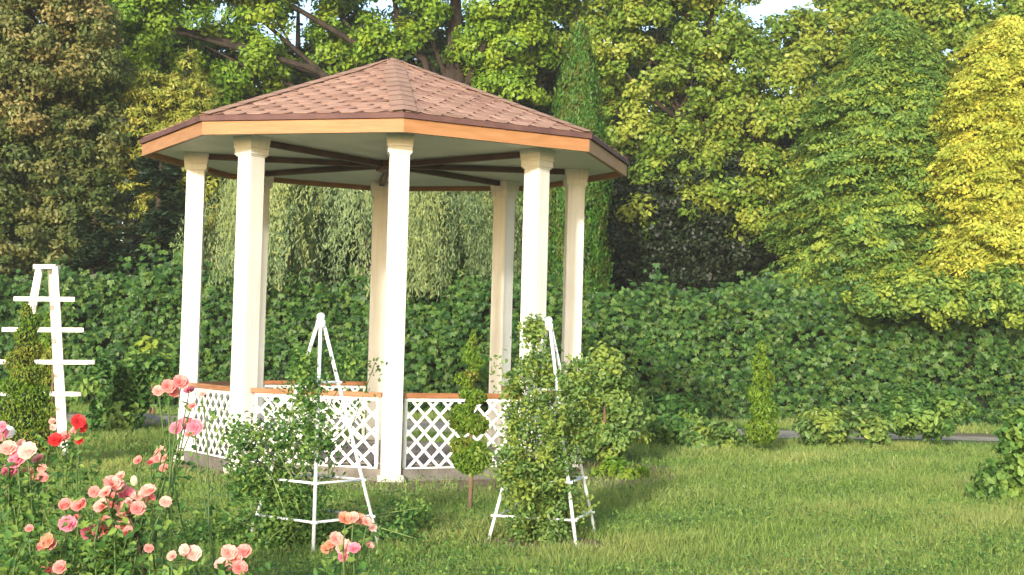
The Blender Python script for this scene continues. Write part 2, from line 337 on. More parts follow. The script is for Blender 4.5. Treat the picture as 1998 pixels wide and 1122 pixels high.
# ================================================================== GAZEBO
ROT = 0.07639; RC, RE = 2.15, 2.753; Z_FB, Z_FT, Z_AP, Z_RAIL, Z_CEIL, Z_FLOOR = 3.37, 3.50, 4.60, .869, 3.425, .15
def oct_(k, r): a = ROT+k*math.pi/4-math.pi/2; return Vector((r*math.cos(a), r*math.sin(a), 0))
gz = empty('gazebo'); tag(gz, 'octagonal cream garden gazebo with brown shingled roof and lattice sides', 'gazebo')
colpos = {}
for k in range(8):
    p = oct_(k, RC)
    if k == 7: p += Vector((.045, 0, 0))
    if k == 1: p += Vector((-.045, 0, 0))
    colpos[k] = p
# floor slab: kerb and paving, split in segments
def octprism(bm, r, z0, z1):
    lo = [bm.verts.new((*oct_(k, r)[:2], z0)) for k in range(8)]; hi = [bm.verts.new((*oct_(k, r)[:2], z1)) for k in range(8)]
    bm.faces.new(lo); bm.faces.new(hi)
    for k in range(8): bm.faces.new((lo[k], lo[(k+1) % 8], hi[(k+1) % 8], hi[k]))
bm = bmesh.new(); octprism(bm, 2.22, -.05, Z_FLOOR-.03); plinth = bm_link('plinth', bm, M['plinth'], gz)
bm = bmesh.new(); octprism(bm, 2.10, Z_FLOOR-.04, Z_FLOOR-.012); floor_o = bm_link('floor', bm, M['plinth'], gz)
s = .40
for i in range(-6, 7):
    for j in range(-6, 7):
        x, y = i*s+(.2 if j % 2 else 0), j*s
        if math.hypot(x, y) > 1.78: continue
        bm = bmesh.new(); dz = random.uniform(-.002, .003); box(bm, (x-s/2+.006, y-s/2+.006, Z_FLOOR-.011), (x+s/2-.006, y+s/2-.006, Z_FLOOR+dz)); bm_link('paving_tile', bm, M['floor'], floor_o)
# columns
CW = .195
for k in range(8):
    p = colpos[k]; a = ROT+k*math.pi/4
    Mt = Matrix.Translation(p) @ Matrix.Rotation(a, 4, 'Z')
    bm = bmesh.new(); box(bm, (-CW/2, -CW/2, .0695), (CW/2, CW/2, 3.24), Mt); bevel(bm, .006)
    c = bm_link('column', bm, M['paint'], gz)
    bm = bmesh.new()
    lowz = -.06 if k == 6 else -.02
    box(bm, (-.13, -.13, lowz), (.13, .13, .07), Mt); bevel(bm, .008)
    bm_link('column_base', bm, M['paint'], c)
    bm = bmesh.new()
    for h, z0, z1 in ((.108, 3.222, 3.236), (.120, 3.237, 3.300), (.128, 3.301, 3.314)):
        box(bm, (-h, -h, z0), (h, h, z1), Mt)
    vs = box(bm, (-.124, -.124, 3.3145), (.124, .124, 3.424), Mt)
    for v in vs:
        if v.co.z > 3.4: v.co = Vector((p.x, p.y, v.co.z)) + (v.co-Vector((p.x, p.y, v.co.z)))*1.10
    bm_link('capital', bm, M['paint'], c)
# lattice panels, opening between 3 and 4 (the far side)
def xf(a, b):
    d = (b-a); L = d.length; d.normalize(); n = Vector((d.y, -d.x, 0))
    return Matrix([[d.x, n.x, 0, a.x], [d.y, n.y, 0, a.y], [0, 0, 1, 0], [0, 0, 0, 1]]), L
def clipseg(x0, z0, dx, dz, xa, xb, za, zb):
    ts = []
    t0, t1 = -1e9, 1e9
    for o_, d_, lo, hi in ((x0, dx, xa, xb), (z0, dz, za, zb)):
        u, v = (lo-o_)/d_, (hi-o_)/d_
        if u > v: u, v = v, u
        t0, t1 = max(t0, u), min(t1, v)
    return (t0, t1) if t1-t0 > .05 else None
for k in range(8):
    if k == 3: continue
    a, b = colpos[k], colpos[(k+1) % 8]; X, L = xf(a, b)
    pn = empty('lattice_panel', (0, 0, 0)); pn.parent = gz
    e = CW/2+.035; zb, zt = .105, .80
    for nm, lo, hi, mt in (('handrail', (CW/2+.002, -.045, .822), (L-CW/2-.002, .045, .870), 'rail'),
                           ('top_batten', (e, -.018, .785), (L-e, .018, .820), 'white'), ('bottom_batten', (e, -.018, zb-.002), (L-e, .018, zb+.028), 'white'),
                           ('side_batten', (e, -.017, zb+.0285), (e+.030, .017, .7845), 'white'), ('side_batten', (L-e-.030, -.017, zb+.0285), (L-e, .017, .7845), 'white')):
        bm = bmesh.new(); box(bm, lo, hi, X); bevel(bm, .003); bm_link(nm, bm, M[mt], pn)
    st = .172*math.sqrt(2)/2*math.sqrt(2)
    xa, xb, za, z_b = e+.030, L-e-.030, zb+.0285, .7845
    for sgn, yy in ((1, .006), (-1, -.006)):
        c0 = -12
        for i in range(-14, 24):
            x0 = xa+.03+i*st; sg = clipseg(x0, za, 1, sgn, xa, xb, za-.0, z_b) if sgn > 0 else clipseg(x0, za, -1, 1, xa, xb, za, z_b)
            if not sg: continue
            t0, t1 = sg; dx = 1 if sgn > 0 else -1
            A = X @ Vector((x0+dx*t0, yy, za+t0)); B = X @ Vector((x0+dx*t1, yy, za+t1))
            bm = bmesh.new(); nrm = X.to_3x3() @ Vector((0, 1, 0))
            bar(bm, A, B, .027, .009, nrm); bm_link('lattice_slat', bm, M['white'], pn)
# roof: boards, ceiling, beams
bm = bmesh.new(); octprism(bm, RE-.10, Z_CEIL, Z_CEIL+.02); ceil_o = bm_link('ceiling', bm, M['ceiling'], gz)
for k in range(8):
    a = ROT+k*math.pi/4-math.pi/2; bm = bmesh.new()
    bar(bm, Vector((.12*math.cos(a), .12*math.sin(a), Z_CEIL-.042-(k % 2)*.002)), Vector((2.02*math.cos(a), 2.02*math.sin(a), Z_CEIL-.032-(k % 2)*.002)), .06, .06)
    bm_link('beam', bm, M['beam'], ceil_o)
bm = bmesh.new(); bmesh.ops.create_cone(bm, cap_ends=True, segments=8, radius1=.15, radius2=.15, depth=.11, matrix=Matrix.Translation((0, 0, Z_CEIL-.056))); bm_link('beam_hub', bm, M['beam'], ceil_o)
roof = empty('roof'); roof.parent = gz
def wedge(bm, k, r0, r1, z0, z1, zb0, zb1):
    """board along one side of the octagon, mitred at both ends: outer radius r1, inner r0"""
    q = [oct_(k, r0), oct_(k+1, r0), oct_(k+1, r1), oct_(k, r1)]
    lo = [bm.verts.new((p.x, p.y, z)) for p, z in zip(q, (zb0, zb0, zb1, zb1))]; hi = [bm.verts.new((p.x, p.y, z)) for p, z in zip(q, (z0, z0, z1, z1))]
    bm.faces.new(lo); bm.faces.new(hi)
    for i in range(4): bm.faces.new((lo[i], lo[(i+1) % 4], hi[(i+1) % 4], hi[i]))
for k in range(8):
    bm = bmesh.new(); wedge(bm, k, RE-.05, RE, Z_FT, Z_FT, Z_FB, Z_FB); bm_link('fascia', bm, M['fascia'], roof)
    bm = bmesh.new(); wedge(bm, k, RE-.16, RE+.03, Z_FT+.075, Z_FT+.055, Z_FT+.003, Z_FT+.003); bm_link('drip_edge', bm, M['drip'], roof)
    # underside closing board
    bm = bmesh.new(); wedge(bm, k, RE-.12, RE-.0505, Z_CEIL+.018, Z_CEIL+.018, Z_CEIL-.002, Z_CEIL-.002); bm_link('soffit_board', bm, M['fascia'], roof)
Z_E = Z_FT+.058
bm = bmesh.new(); top = bm.verts.new((0, 0, Z_AP)); ring = [bm.verts.new((*oct_(k, RE+.01)[:2], Z_E)) for k in range(8)]; lowr = [bm.verts.new((*oct_(k, RE-.12)[:2], Z_E-.05)) for k in range(8)]
for k in range(8): bm.faces.new((ring[k], ring[(k+1) % 8], top)); bm.faces.new((lowr[k], lowr[(k+1) % 8], ring[(k+1) % 8], ring[k]))
bm_link('roof_deck', bm, M['drip'], roof)
# hexagonal shingles
rows = 19; tabs = []
for k in range(8):
    A, B = oct_(k, RE+.02), oct_(k+1, RE+.02); mid = (A+B)/2; u = (B-A).normalized(); half = (B-A).length/2
    eave = Vector((mid.x, mid.y, Z_E)); ap = Vector((0, 0, Z_AP)); sl = (ap-eave); SL = sl.length; sl.normalize(); nn = u.cross(sl).normalized()
    if nn.z < 0: nn = -nn
    ex = SL/rows; tw = .245
    for r_ in range(rows):
        s0 = r_*ex; wd = half*(1-s0/SL)
        i0 = int(wd/tw)+2
        for i in range(-i0, i0+1):
            cx = i*tw+(tw/2 if r_ % 2 else 0)
            if abs(cx)-tw/2 > wd-.02: continue
            lift0, lift1 = .008, .003
            # hexagonal tab: broad bottom edge with chamfers
            prof = [(-tw/2+.002, ex*1.05, lift1), (-tw/2+.002, ex*.50, .0065), (-tw*.27, -ex*.02, lift0), (tw*.27, -ex*.02, lift0), (tw/2-.002, ex*.50, .0065), (tw/2-.002, ex*1.05, lift1)]
            jit = random.uniform(0, .002); pts = []
            for (dx, ds, lf) in prof:
                s_ = max(0.0, min(SL-.01, s0+ds)); lim = half*(1-s_/SL); x = max(-lim, min(lim, cx+dx))
                pts.append((x, s_, lf+jit))
            if max(q[0] for q in pts)-min(q[0] for q in pts) < .05: continue
            tabs.append((k, r_, eave, u, sl, nn, pts))
def shingle_bm(bm, t):
    k, r_, eave, u, sl, nn, pts = t
    hi = [bm.verts.new(eave+u*x+sl*s_+nn*lf) for x, s_, lf in pts]; lo = [bm.verts.new(eave+u*x+sl*s_+nn*(lf-.006)) for x, s_, lf in pts]
    bm.faces.new(hi)
    n = len(hi)
    for i in range(n): bm.faces.new((hi[i], hi[(i+1) % n], lo[(i+1) % n], lo[i]))
order = {7: 0, 0: 1, 1: 2, 6: 3}
tabs.sort(key=lambda t: (order.get(t[0], 9), t[1]))
front = [t for t in tabs if t[0] in (7, 0)]; side = [t for t in tabs if t[0] in (1, 6)]; rest = [t for t in tabs if t[0] not in order]
single = (front+sorted(side, key=lambda t: (t[0] != 1 and 1, t[1])))[:298]; sid = set(id(t) for t in single)
mats3 = [M['shingle'], M['shingle_b'], M['shingle_c'], M['shingle'], M['shingle'], M['shingle_b']]
for t in single:
    bm = bmesh.new(); shingle_bm(bm, t); bmesh.ops.remove_doubles(bm, verts=bm.verts, dist=1e-5); bm_link('shingle', bm, random.choice(mats3), roof)
bm = bmesh.new(); 
for t in tabs:
    if id(t) not in sid:
        n0 = len(bm.faces); shingle_bm(bm, t); mi = random.randrange(3); bm.faces.ensure_lookup_table()
        for f in bm.faces[n0:]: f.material_index = mi
rs = bm_link('shingle_covering', bm, M['shingle'], roof); rs.data.materials.append(M['shingle_b']); rs.data.materials.append(M['shingle_c']); rs['kind'] = 'stuff'
for k in range(8):     # hip caps, overlapping pieces
    A = oct_(k, RE+.03); A = Vector((A.x, A.y, Z_E)); ap = Vector((0, 0, Z_AP)); d = ap-A; L = d.length; d.normalize(); side_ = d.cross(Vector((0, 0, 1))).normalized()
    npc = 12
    for i in range(npc):
        s0, s1 = L*i/npc, min(L*(i+1.15)/npc, L-.005); bm = bmesh.new()
        def pnt(s_, sd, lf):
            w_ = .125*(1 if s_ < L*.8 else max(.12, (L-s_)/(L*.2)))
            return A+d*s_+side_*(sd*w_)+Vector((0, 0, lf-abs(sd)*w_*.155))
        up_ = [bm.verts.new(pnt(s_, sd, lf)) for s_, lf in ((s0, .024), (s1, .018)) for sd in (-1, 0, 1)]
        dn = [bm.verts.new(pnt(s_, sd, lf-.006)) for s_, lf in ((s0, .030), (s1, .020)) for sd in (-1, 0, 1)]
        for a_, b_, c_, d_ in ((0, 1, 4, 3), (1, 2, 5, 4)): bm.faces.new([up_[q] for q in (a_, b_, c_, d_)]); bm.faces.new([dn[q] for q in (a_, b_, c_, d_)])
        for a_, b_ in ((0, 1), (1, 2), (3, 4), (4, 5), (0, 3), (2, 5)): bm.faces.new((up_[a_], up_[b_], dn[b_], dn[a_]))
        bm_link('hip_cap', bm, M['hip'], roof)

# ================================================================== TRELLISES
def obelisk(name, c, ang, hd, H, label, rings):
    o = empty(name, (c[0], c[1], 0)); tag(o, label, 'obelisk trellis', 'white metal obelisk trellises')
    dirs = [np.array([math.cos(ang+i*math.pi/2), math.sin(ang+i*math.pi/2)]) for i in range(4)]
    def corner(i, z): r = .018+(hd-.018)*(1-z/H); return np.array([c[0]+dirs[i][0]*r, c[1]+dirs[i][1]*r, z])
    for i in range(4):
        bm = bmesh.new(); tube(bm, [corner(i, -.03), corner(i, H)], .0125, 8); bm_link('leg', bm, M['metal'], o, True)
    for z in rings:
        bm = bmesh.new()
        for i in range(4):
            a, b = corner(i, z), corner((i+1) % 4, z); e = (a-b)/np.linalg.norm(a-b)*.03; tube(bm, [a+e, b-e], .009, 6)
        bm_link('crossbar', bm, M['metal'], o, True)
    bm = bmesh.new(); bmesh.ops.create_cone(bm, cap_ends=True, segments=12, radius1=.036, radius2=.030, depth=.05, matrix=Matrix.Translation((c[0], c[1], H-.005)))
    bmesh.ops.create_uvsphere(bm, u_segments=12, v_segments=8, radius=.028, matrix=Matrix.Translation((c[0], c[1], H+.04))); bm_link('finial', bm, M['metal'], o, True)
    return corner
c1 = gpt(612, 1066); c1 = c1[:2]
cor1 = obelisk('obelisk_trellis', c1, R(-86), .43, 1.47, 'white obelisk trellis with rose canes between the front columns, ball finial on top', (.20, .44, 1.08))
c2 = gpt(1060, 1050)[:2]
cor2 = obelisk('obelisk_trellis', c2, R(-64), .44, 1.50, 'white obelisk trellis beside the spiral topiary, wrapped in pale green climber', (.17, .42, 1.05))
# wooden A-shaped trellis
tw = empty('wooden_trellis', gpt(88, 893)); tag(tw, 'tall white wooden trellis with flat top and four cross slats', 'trellis')
D0 = 16.1
def tp(px, py, dd=0): return at(px, py, D0+dd)
def board(px0, py0, px1, py1, w, t, name, dd=0, dd1=None):
    bm = bmesh.new(); A, B = Vector(tp(px0, py0, dd)), Vector(tp(px1, py1, dd if dd1 is None else dd1)); bar(bm, A, B, t, w, (0, 0, 1) if abs(px1-px0) > abs(py1-py0) else (0, 1, 0)); bevel(bm, .003); return bm_link(name, bm, M['white'], tw)
def post(px0, py0, px1, py1, name, dd=0, dd1=0):
    bm = bmesh.new(); A, B = Vector(tp(px0, py0, dd)), Vector(tp(px1, py1, dd1)); bar(bm, A, B, .058, .035, (0, 1, 0)); bevel(bm, .003); return bm_link(name, bm, M['white'], tw)
post(76, 521, 4, 893, 'leg', 0, -.22); post(108, 521, 129, 900, 'leg', 0, -.22)
post(79, 524, 20, 872, 'leg', .16, .7); post(98, 524, 119, 872, 'leg', .16, .7)
board(70, 521, 113, 521, .045, .20, 'top_board', .06)
for (x0, x1, y, dd) in ((27, 146, 583, -.075), (4, 163, 643, -.11), (-20, 185, 706, -.15), (2, 159, 768, -.18)):
    board(x0, y, x1, y+1, .048, .022, 'slat', dd)

# ================================================================== TOPIARY
def topiary(name, base, lumps, label, leaf=.017, dens=8000, trunk=None, group='spiral clipped thujas', mat='topiary'):
    o = empty(name, (base[0], base[1], 0)); tag(o, label, 'topiary', group)
    bm = bmesh.new(); tube(bm, [(base[0], base[1], -.03)]+[(base[0]+random.uniform(-.01, .01), base[1], lumps[-1][0][2]*t) for t in (.2, .4, .7, .95)], [trunk or .022, .018, .016, .012, .006], 8); bm_link('trunk', bm, M['bark_tan'], o, True)
    core(lumps, .82, 'core', o)
    P, N, G = [], [], []
    for c, r in lumps:
        c, r = np.array(c), np.array(r)*1.02; n = int(dens*4*math.pi*((r[0]*r[2]))); d = sphere_dirs(n); k = RNG.uniform(.82, 1.04, n)*(1+.05*np.sin(d[:, 0]*9+c[2]*30)*np.sin(d[:, 2]*11))
        P.append(c+d*r*k[:, None]); N.append(unit(d+RNG.normal(size=d.shape)*.8)); G.append(np.clip(np.full(n, random.random()*.8)+RNG.normal(size=n)*.15, 0, 1))
    P, N, G = map(np.concatenate, (P, N, G)); D = RNG.normal(size=P.shape)*.5+np.array([0, 0, 1.0])
    link('foliage', leaf_mesh('foliage', P, N, leaf, leaf*.42, G, M[mat], D=D), o)
    return o
bt = gpt(916, 1000); sT = 1/241.
def Lp(px, py, rx, ry, d): s_ = d/FPX; return (at(px, py, d), (rx*s_, rx*s_, ry*s_))
dT = 11.85
topiary('spiral_topiary', bt, [Lp(920, 892, 38, 33, dT), Lp(905, 872, 26, 18, dT), Lp(908, 824, 30, 20, dT), Lp(930, 830, 24, 18, dT), Lp(900, 806, 21, 16, dT), Lp(918, 790, 11, 14, dT), Lp(930, 776, 20, 13, dT), Lp(915, 768, 20, 11, dT),
        Lp(913, 752, 10, 12, dT), Lp(904, 740, 18, 12, dT), Lp(918, 734, 17, 11, dT), Lp(924, 720, 9, 10, dT), Lp(931, 707, 14, 11, dT), Lp(918, 700, 15, 11, dT), Lp(914, 684, 11, 12, dT), Lp(922, 670, 8, 13, dT), Lp(924, 654, 4, 11, dT)],
        'slim spiral topiary on a bare stem with round ball beneath, before the lattice panel')
b2 = gpt(52, 905); dL = 14.6
topiary('cone_topiary', b2, [Lp(62, 862, 52, 34, dL), Lp(20, 862, 44, 32, dL), Lp(45, 825, 50, 28, dL), Lp(25, 800, 36, 24, dL), Lp(60, 775, 38, 26, dL), Lp(35, 755, 34, 22, dL), Lp(55, 728, 34, 22, dL), Lp(38, 705, 28, 22, dL), Lp(58, 682, 26, 20, dL), Lp(50, 655, 22, 20, dL), Lp(60, 630, 18, 20, dL), Lp(52, 608, 11, 16, dL)],
        'dense dark green clipped thuja in front of the wooden trellis', dens=3800, trunk=.04)
b3 = gpt(98, 860); dB = 19
topiary('cone_topiary', b3, [Lp(100, 800, 30, 40, dB), Lp(98, 745, 26, 30, dB), Lp(102, 700, 22, 28, dB), Lp(97, 660, 17, 26, dB), Lp(97, 625, 10, 20, dB)],
        'small yellow green clipped thuja glimpsed behind the wooden trellis', dens=2600, leaf=.03)
b4 = gpt(1487, 868); dR = 19.5
topiary('cone_topiary', b4, [Lp(1486, 840, 32, 26, dR), Lp(1490, 800, 26, 24, dR), Lp(1480, 768, 22, 20, dR), Lp(1490, 738, 20, 20, dR), Lp(1484, 710, 15, 20, dR), Lp(1487, 682, 9, 18, dR)],
        'yellow green clipped thuja standing alone before the open part of the vine hedge', dens=2600, leaf=.03)

# ================================================================== ROSES
def rose_mesh(name, mat, open_=1.0, rings=((3, .30, 80), (4, .55, 62), (5, .80, 42), (5, 1.0, 22))):
    """unit rose facing +Z: rings of cupped petals"""
    V, F, A = [], [], []
    for ri, (n, rad, tilt) in enumerate(rings):
        for i in range(n):
            a0 = 2*math.pi*(i+.5*(ri % 2))/n+ri*.4; tl = R(tilt*open_ + random.uniform(-6, 6)); wdt = rad*math.sin(math.pi/n)*1.5; base = len(V)
            for jv in range(4):
                tv = jv/3
                for ju in range(4):
                    tu = ju/3*2-1; wv = wdt*(.45+.75*math.sin(math.pi*min(1, .25+tv*.55)))*(1 if tv < 1 else .80)
                    rr = rad*(.12+.88*tv)*math.cos(tl*(1-.25*tv)); zz = rad*tv*math.sin(tl)*(1-.18*tv)+.05*ri*-1+(.06*rad if tv == 1 and abs(tu) < .5 else 0)
                    rr -= .10*rad*tu*tu*(1-tv*.4)*-.6; x, y = rr, tu*wv*.62
                    c, s_ = math.cos(a0), math.sin(a0); V.append((x*c-y*s_, x*s_+y*c, zz)); A.append(max(0, min(1, .15+.75*tv*(.5+.5*ri/3)+random.uniform(-.08, .08))))
            for jv in range(3):
                for ju in range(3): q = base+jv*4+ju; F.append((q, q+1, q+5, q+4))
    me = bpy.data.meshes.new(name); me.from_pydata(V, [], F); me.materials.append(M[mat]); me.polygons.foreach_set('use_smooth', [True]*len(F))
    a = me.attributes.new('v', 'FLOAT', 'POINT'); a.data.foreach_set('value', A); a = me.attributes.new('g', 'FLOAT', 'POINT'); a.data.foreach_set('value', [0.0]*len(V))
    return me
ROSES = {c: [rose_mesh('bloom', 'p_'+c, o_) for o_ in (.8, 1.0, 1.15)] for c in ('pink', 'salmon', 'peach', 'pale', 'red', 'white', 'orange')}
bm = bmesh.new(); bmesh.ops.create_uvsphere(bm, u_segments=8, v_segments=6, radius=1)
for v in bm.verts: v.co.z *= 1.4
BUD = bpy.data.meshes.new('bud'); bm.to_mesh(BUD); bm.free(); BUD.materials.append(M['bud'])
def rose_bush(base_px, d, flowers, label, leaves=500, spread=.3, zt=.55, leafspec=None):
    b = ground(base_px, d); o = empty('rose_bush', b); tag(o, label, 'rose bush', 'rose bushes in bloom')
    bs = bmesh.new(); LP = []; LN = []
    tips = []
    for (px, py, r, c) in flowers:
        dd = d+random.uniform(-.12, .12); p = Vector(at(px, py, dd)); sc_ = r/FPX*dd*1.0
        n = Vector((random.uniform(-.5, .5), random.uniform(-1.2, -.5), random.uniform(.3, .9))).normalized()
        if c == 'bud':
            f = bpy.data.objects.new('bud', BUD); n = Vector((random.uniform(-.2, .2), -.1, 1)).normalized(); sc_ *= .75
        else:
            f = bpy.data.objects.new('bloom', random.choice(ROSES[c]))
        COL.objects.link(f); f.parent = o; f.location = p-Vector(b); f.rotation_euler = n.to_track_quat('Z', 'Y').to_euler(); f.scale = (sc_*1.18,)*3
        tips.append((p, sc_))
    for p, sc_ in tips:
        q0 = Vector(b)+Vector((random.uniform(-.5, .5)*spread+(p.x-b[0])*.45, random.uniform(-.4, .4)*spread, -.03))
        top_ = p-Vector((0, 0, sc_*.3)); m1 = q0.lerp(top_, .4)+Vector((random.uniform(-.04, .04), random.uniform(-.04, .04), 0)); m2 = q0.lerp(top_, .8)+Vector((random.uniform(-.03, .03), random.uniform(-.03, .03), 0))
        tube(bs, [q0, m1, m2, top_], [.006, .005, .004, .003], 5)
        k = int(leaves*.62/len(tips)); t = RNG.uniform(.05, .86, k); arr = np.array([q0, m1, m2, top_]); ix = np.clip((t*3).astype(int), 0, 2); fr = t*3-ix
        C = arr[ix]*(1-fr[:, None])+arr[ix+1]*fr[:, None]; C += RNG.normal(size=C.shape)*np.array([.075, .075, .045])*(1.25-.6*t[:, None]); LP.append(C[C[:, 2] < top_[2]-.02])
    bm_link('stems', bs, M['stem'], o, True)
    LP = np.concatenate(LP); LP = LP[LP[:, 2] > .02]; n = len(LP)
    link('foliage', oval_leaf_mesh('foliage', LP, RNG.normal(size=(n, 3))*.6+np.array([0, -.35, .9]), RNG.uniform(.014, .026, n), RNG.uniform(.009, .016, n), RNG.random(n), M['rose_l']), o)
    return o
S, P_, K, PE, RD, WH, OR_ = 'salmon', 'pink', 'pale', 'peach', 'red', 'white', 'orange'
rose_bush(35, 6.2, [(16, 874, 14, PE), (35, 893, 18, P_), (19, 920, 14, P_), (54, 880, 16, K), (74, 895, 11, PE), (82, 914, 8, PE), (83, 931, 9, S), (54, 921, 10, OR_), (62, 935, 8, OR_), (-2, 845, 15, P_), (14, 843, 12, WH), (3, 832, 9, P_), (40, 868, 10, K)],
          'rose bush with pink, peach and one white bloom below the clipped thuja', 1500, .35)
rose_bush(225, 6.1, [(221, 944, 17, PE), (234, 928, 9, 'peach'), (262, 938, 9, 'bud'), (184, 960, 10, S), (248, 968, 18, P_), (218, 971, 19, S), (199, 987, 15, PE), (245, 992, 18, PE), (269, 992, 13, S), (289, 957, 13, PE), (292, 973, 10, S), (270, 968, 12, K), (232, 950, 13, PE), (205, 960, 12, PE), (262, 980, 11, S),
                     (175, 1039, 18, P_), (199, 1039, 12, S), (205, 1020, 12, S), (223, 1027, 14, P_), (242, 1025, 14, PE), (250, 1038, 12, S), (132, 1022, 15, P_), (127, 984, 11, S), (155, 986, 14, S), (323, 979, 10, PE), (214, 1084, 9, 'bud'), (150, 1008, 6, S)],
          'fullest rose bush with a big salmon and peach cluster on a dark cane', 2600, .45)
rose_bush(95, 5.9, [(92, 1055, 13, OR_), (85, 1066, 11, S), (102, 1062, 11, PE), (94, 1111, 12, S), (117, 1107, 12, S), (57, 1031, 7, S), (290, 1070, 8, S)], 'low rose bush with a few faded salmon blooms at the edge of the bed', 1300, .5)
rose_bush(410, 6.0, [(336, 1085, 9, PE), (360, 1073, 10, K), (377, 1080, 14, K), (447, 1078, 14, PE), (476, 1076, 13, S), (433, 1100, 13, K), (460, 1092, 14, PE), (468, 1108, 13, S), (455, 1119, 12, PE)], 'low rose bush with tight pale peach blooms beside the bushy obelisk climber', 900, .4)
rose_bush(680, 6.4, [(674, 1012, 13, OR_), (690, 1010, 10, PE), (702, 1013, 10, OR_), (716, 1018, 9, PE), (728, 1030, 7, K), (656, 1051, 12, PE), (670, 1067, 14, K), (691, 1070, 11, P_), (637, 1070, 10, OR_), (645, 1062, 9, OR_), (721, 1063, 8, K), (669, 1087, 9, P_)],
          'small rose bush with faded peach blooms in front of the obelisk feet', 320, .2)
rose_bush(350, 7.4, [(309, 763, 10, PE), (328, 754, 12, S), (338, 764, 11, S), (353, 746, 14, S), (369, 762, 10, P_), (394, 768, 8, K), (343, 836, 11, P_), (362, 827, 14, P_), (380, 834, 14, P_), (375, 792, 7, S), (370, 845, 9, S)],
          'tall rose bush with coral and deep pink heads before the column nearest the bush', 420, .6)
rose_bush(305, 7.6, [(269, 898, 8, S), (312, 880, 9, PE), (309, 893, 10, S), (295, 901, 8, S), (320, 893, 9, PE), (319, 913, 8, S)], 'slender rose bush with small orange salmon heads beside the gazebo corner', 260, .2)
rose_bush(130, 8.2, [(108, 858, 12, RD), (125, 852, 11, S), (153, 822, 12, RD), (158, 832, 11, RD), (145, 839, 7, PE), (155, 860, 7, RD), (102, 822, 6, PE), (104, 834, 6, K)], 'rose bush with dark red heads at the foot of the wooden trellis', 700, .3)
# the dark cane of the fullest bush
bm = bmesh.new(); tube(bm, [at(247, 1000, 6.05), at(263, 1030, 6.05), at(272, 1065, 6.05), at(282, 1120, 6.05), at(284, 1275, 6.05)], [.006, .007, .008, .009, .010], 6)
for ob in bpy.data.objects:
    if ob.name.startswith('rose_bush') and 'fullest' in ob.get('label', ''): bm_link('cane', bm, M['cane'], ob, True)

# ================================================================== CLIMBERS
def climber(c, H, lob, label, nleaf, canes, mat='climb', leaf=.028):
    o = empty('climbing_plant', (c[0], c[1], 0)); tag(o, label, 'climbing plant')
    bs = bmesh.new(); LP, G = [], []
    for i in range(canes):
        a = random.uniform(0, 6.28); r0 = random.uniform(.05, .22); tx = random.choice(lob); t_ = np.array(tx[0])+RNG.normal(size=3)*np.array(tx[1])*.55
        q0 = np.array([c[0]+r0*math.cos(a), c[1]+r0*math.sin(a), -.02]); m = (q0+t_)/2+RNG.normal(size=3)*.06; m[2] = max(m[2], .12)+.06; end = t_+np.array([RNG.normal()*.08, RNG.normal()*.05, -random.uniform(0, .12)])
        pts = [q0, (q0*.5+m*.5), m, t_, end]; tube(bs, pts, [.006, .005, .004, .003, .002], 5)
        k = int(nleaf*.45/canes); t = RNG.uniform(.1, 1, k)*4; ix = np.clip(t.astype(int), 0, 3); fr = (t-ix)[:, None]; A = np.array(pts)
        LP.append(A[ix]*(1-fr)+A[ix+1]*fr+RNG.normal(size=(k, 3))*.05); G.append(np.full(k, random.random()))
    for cc, rr in lob:
        k = int(nleaf*.55/len(lob)); d = sphere_dirs(k); m_ = 24; cl = np.array(cc)+sphere_dirs(m_)*np.array(rr)*RNG.uniform(.4, 1, (m_, 1)); ix = RNG.integers(0, m_, k)
        LP.append(cl[ix]+d*RNG.random((k, 1))*.085); G.append(RNG.random(m_)[ix])
    bm_link('canes', bs, M['cane_g'], o, True)
    LP, G = np.concatenate(LP), np.concatenate(G); kp = LP[:, 2] > .01; LP, G = LP[kp], G[kp]; n = len(LP)
    link('foliage', oval_leaf_mesh('foliage', LP, RNG.normal(size=(n, 3))*.7+np.array([0, -.4, .7]), leaf, leaf*.6, G, M[mat]), o)
    return o
d1 = 9.6
o1 = climber((c1[0]-.12, c1[1]), 1.3, [lobe(610, 770, 42, 55, d1-.2, .15), lobe(590, 715, 28, 40, d1, .12), lobe(620, 850, 45, 60, d1-.2, .2), lobe(560, 830, 75, 65, d1, .25), lobe(510, 890, 80, 75, d1, .25), lobe(560, 960, 85, 70, d1, .3), lobe(480, 985, 80, 60, d1, .3), lobe(525, 1045, 90, 40, d1, .3), lobe(430, 1035, 75, 40, d1, .3), lobe(540, 1070, 80, 25, d1-.2, .2), lobe(390, 1050, 60, 24, d1, .3), lobe(470, 1075, 60, 20, d1-.2, .2), lobe(800, 1000, 40, 16, d1+.6, .3), lobe(770, 1040, 40, 14, d1+.3, .3), lobe(590, 1030, 60, 50, d1+.1, .2), lobe(490, 930, 60, 50, d1, .25), lobe(470, 860, 40, 40, d1, .2), lobe(665, 700, 55, 26, d1+.2, .2)],
             'wide dark green climbing rose spilling off the obelisk nearest the lattice corner', 13500, 64, 'rose_l', .017)
d2 = 10.0
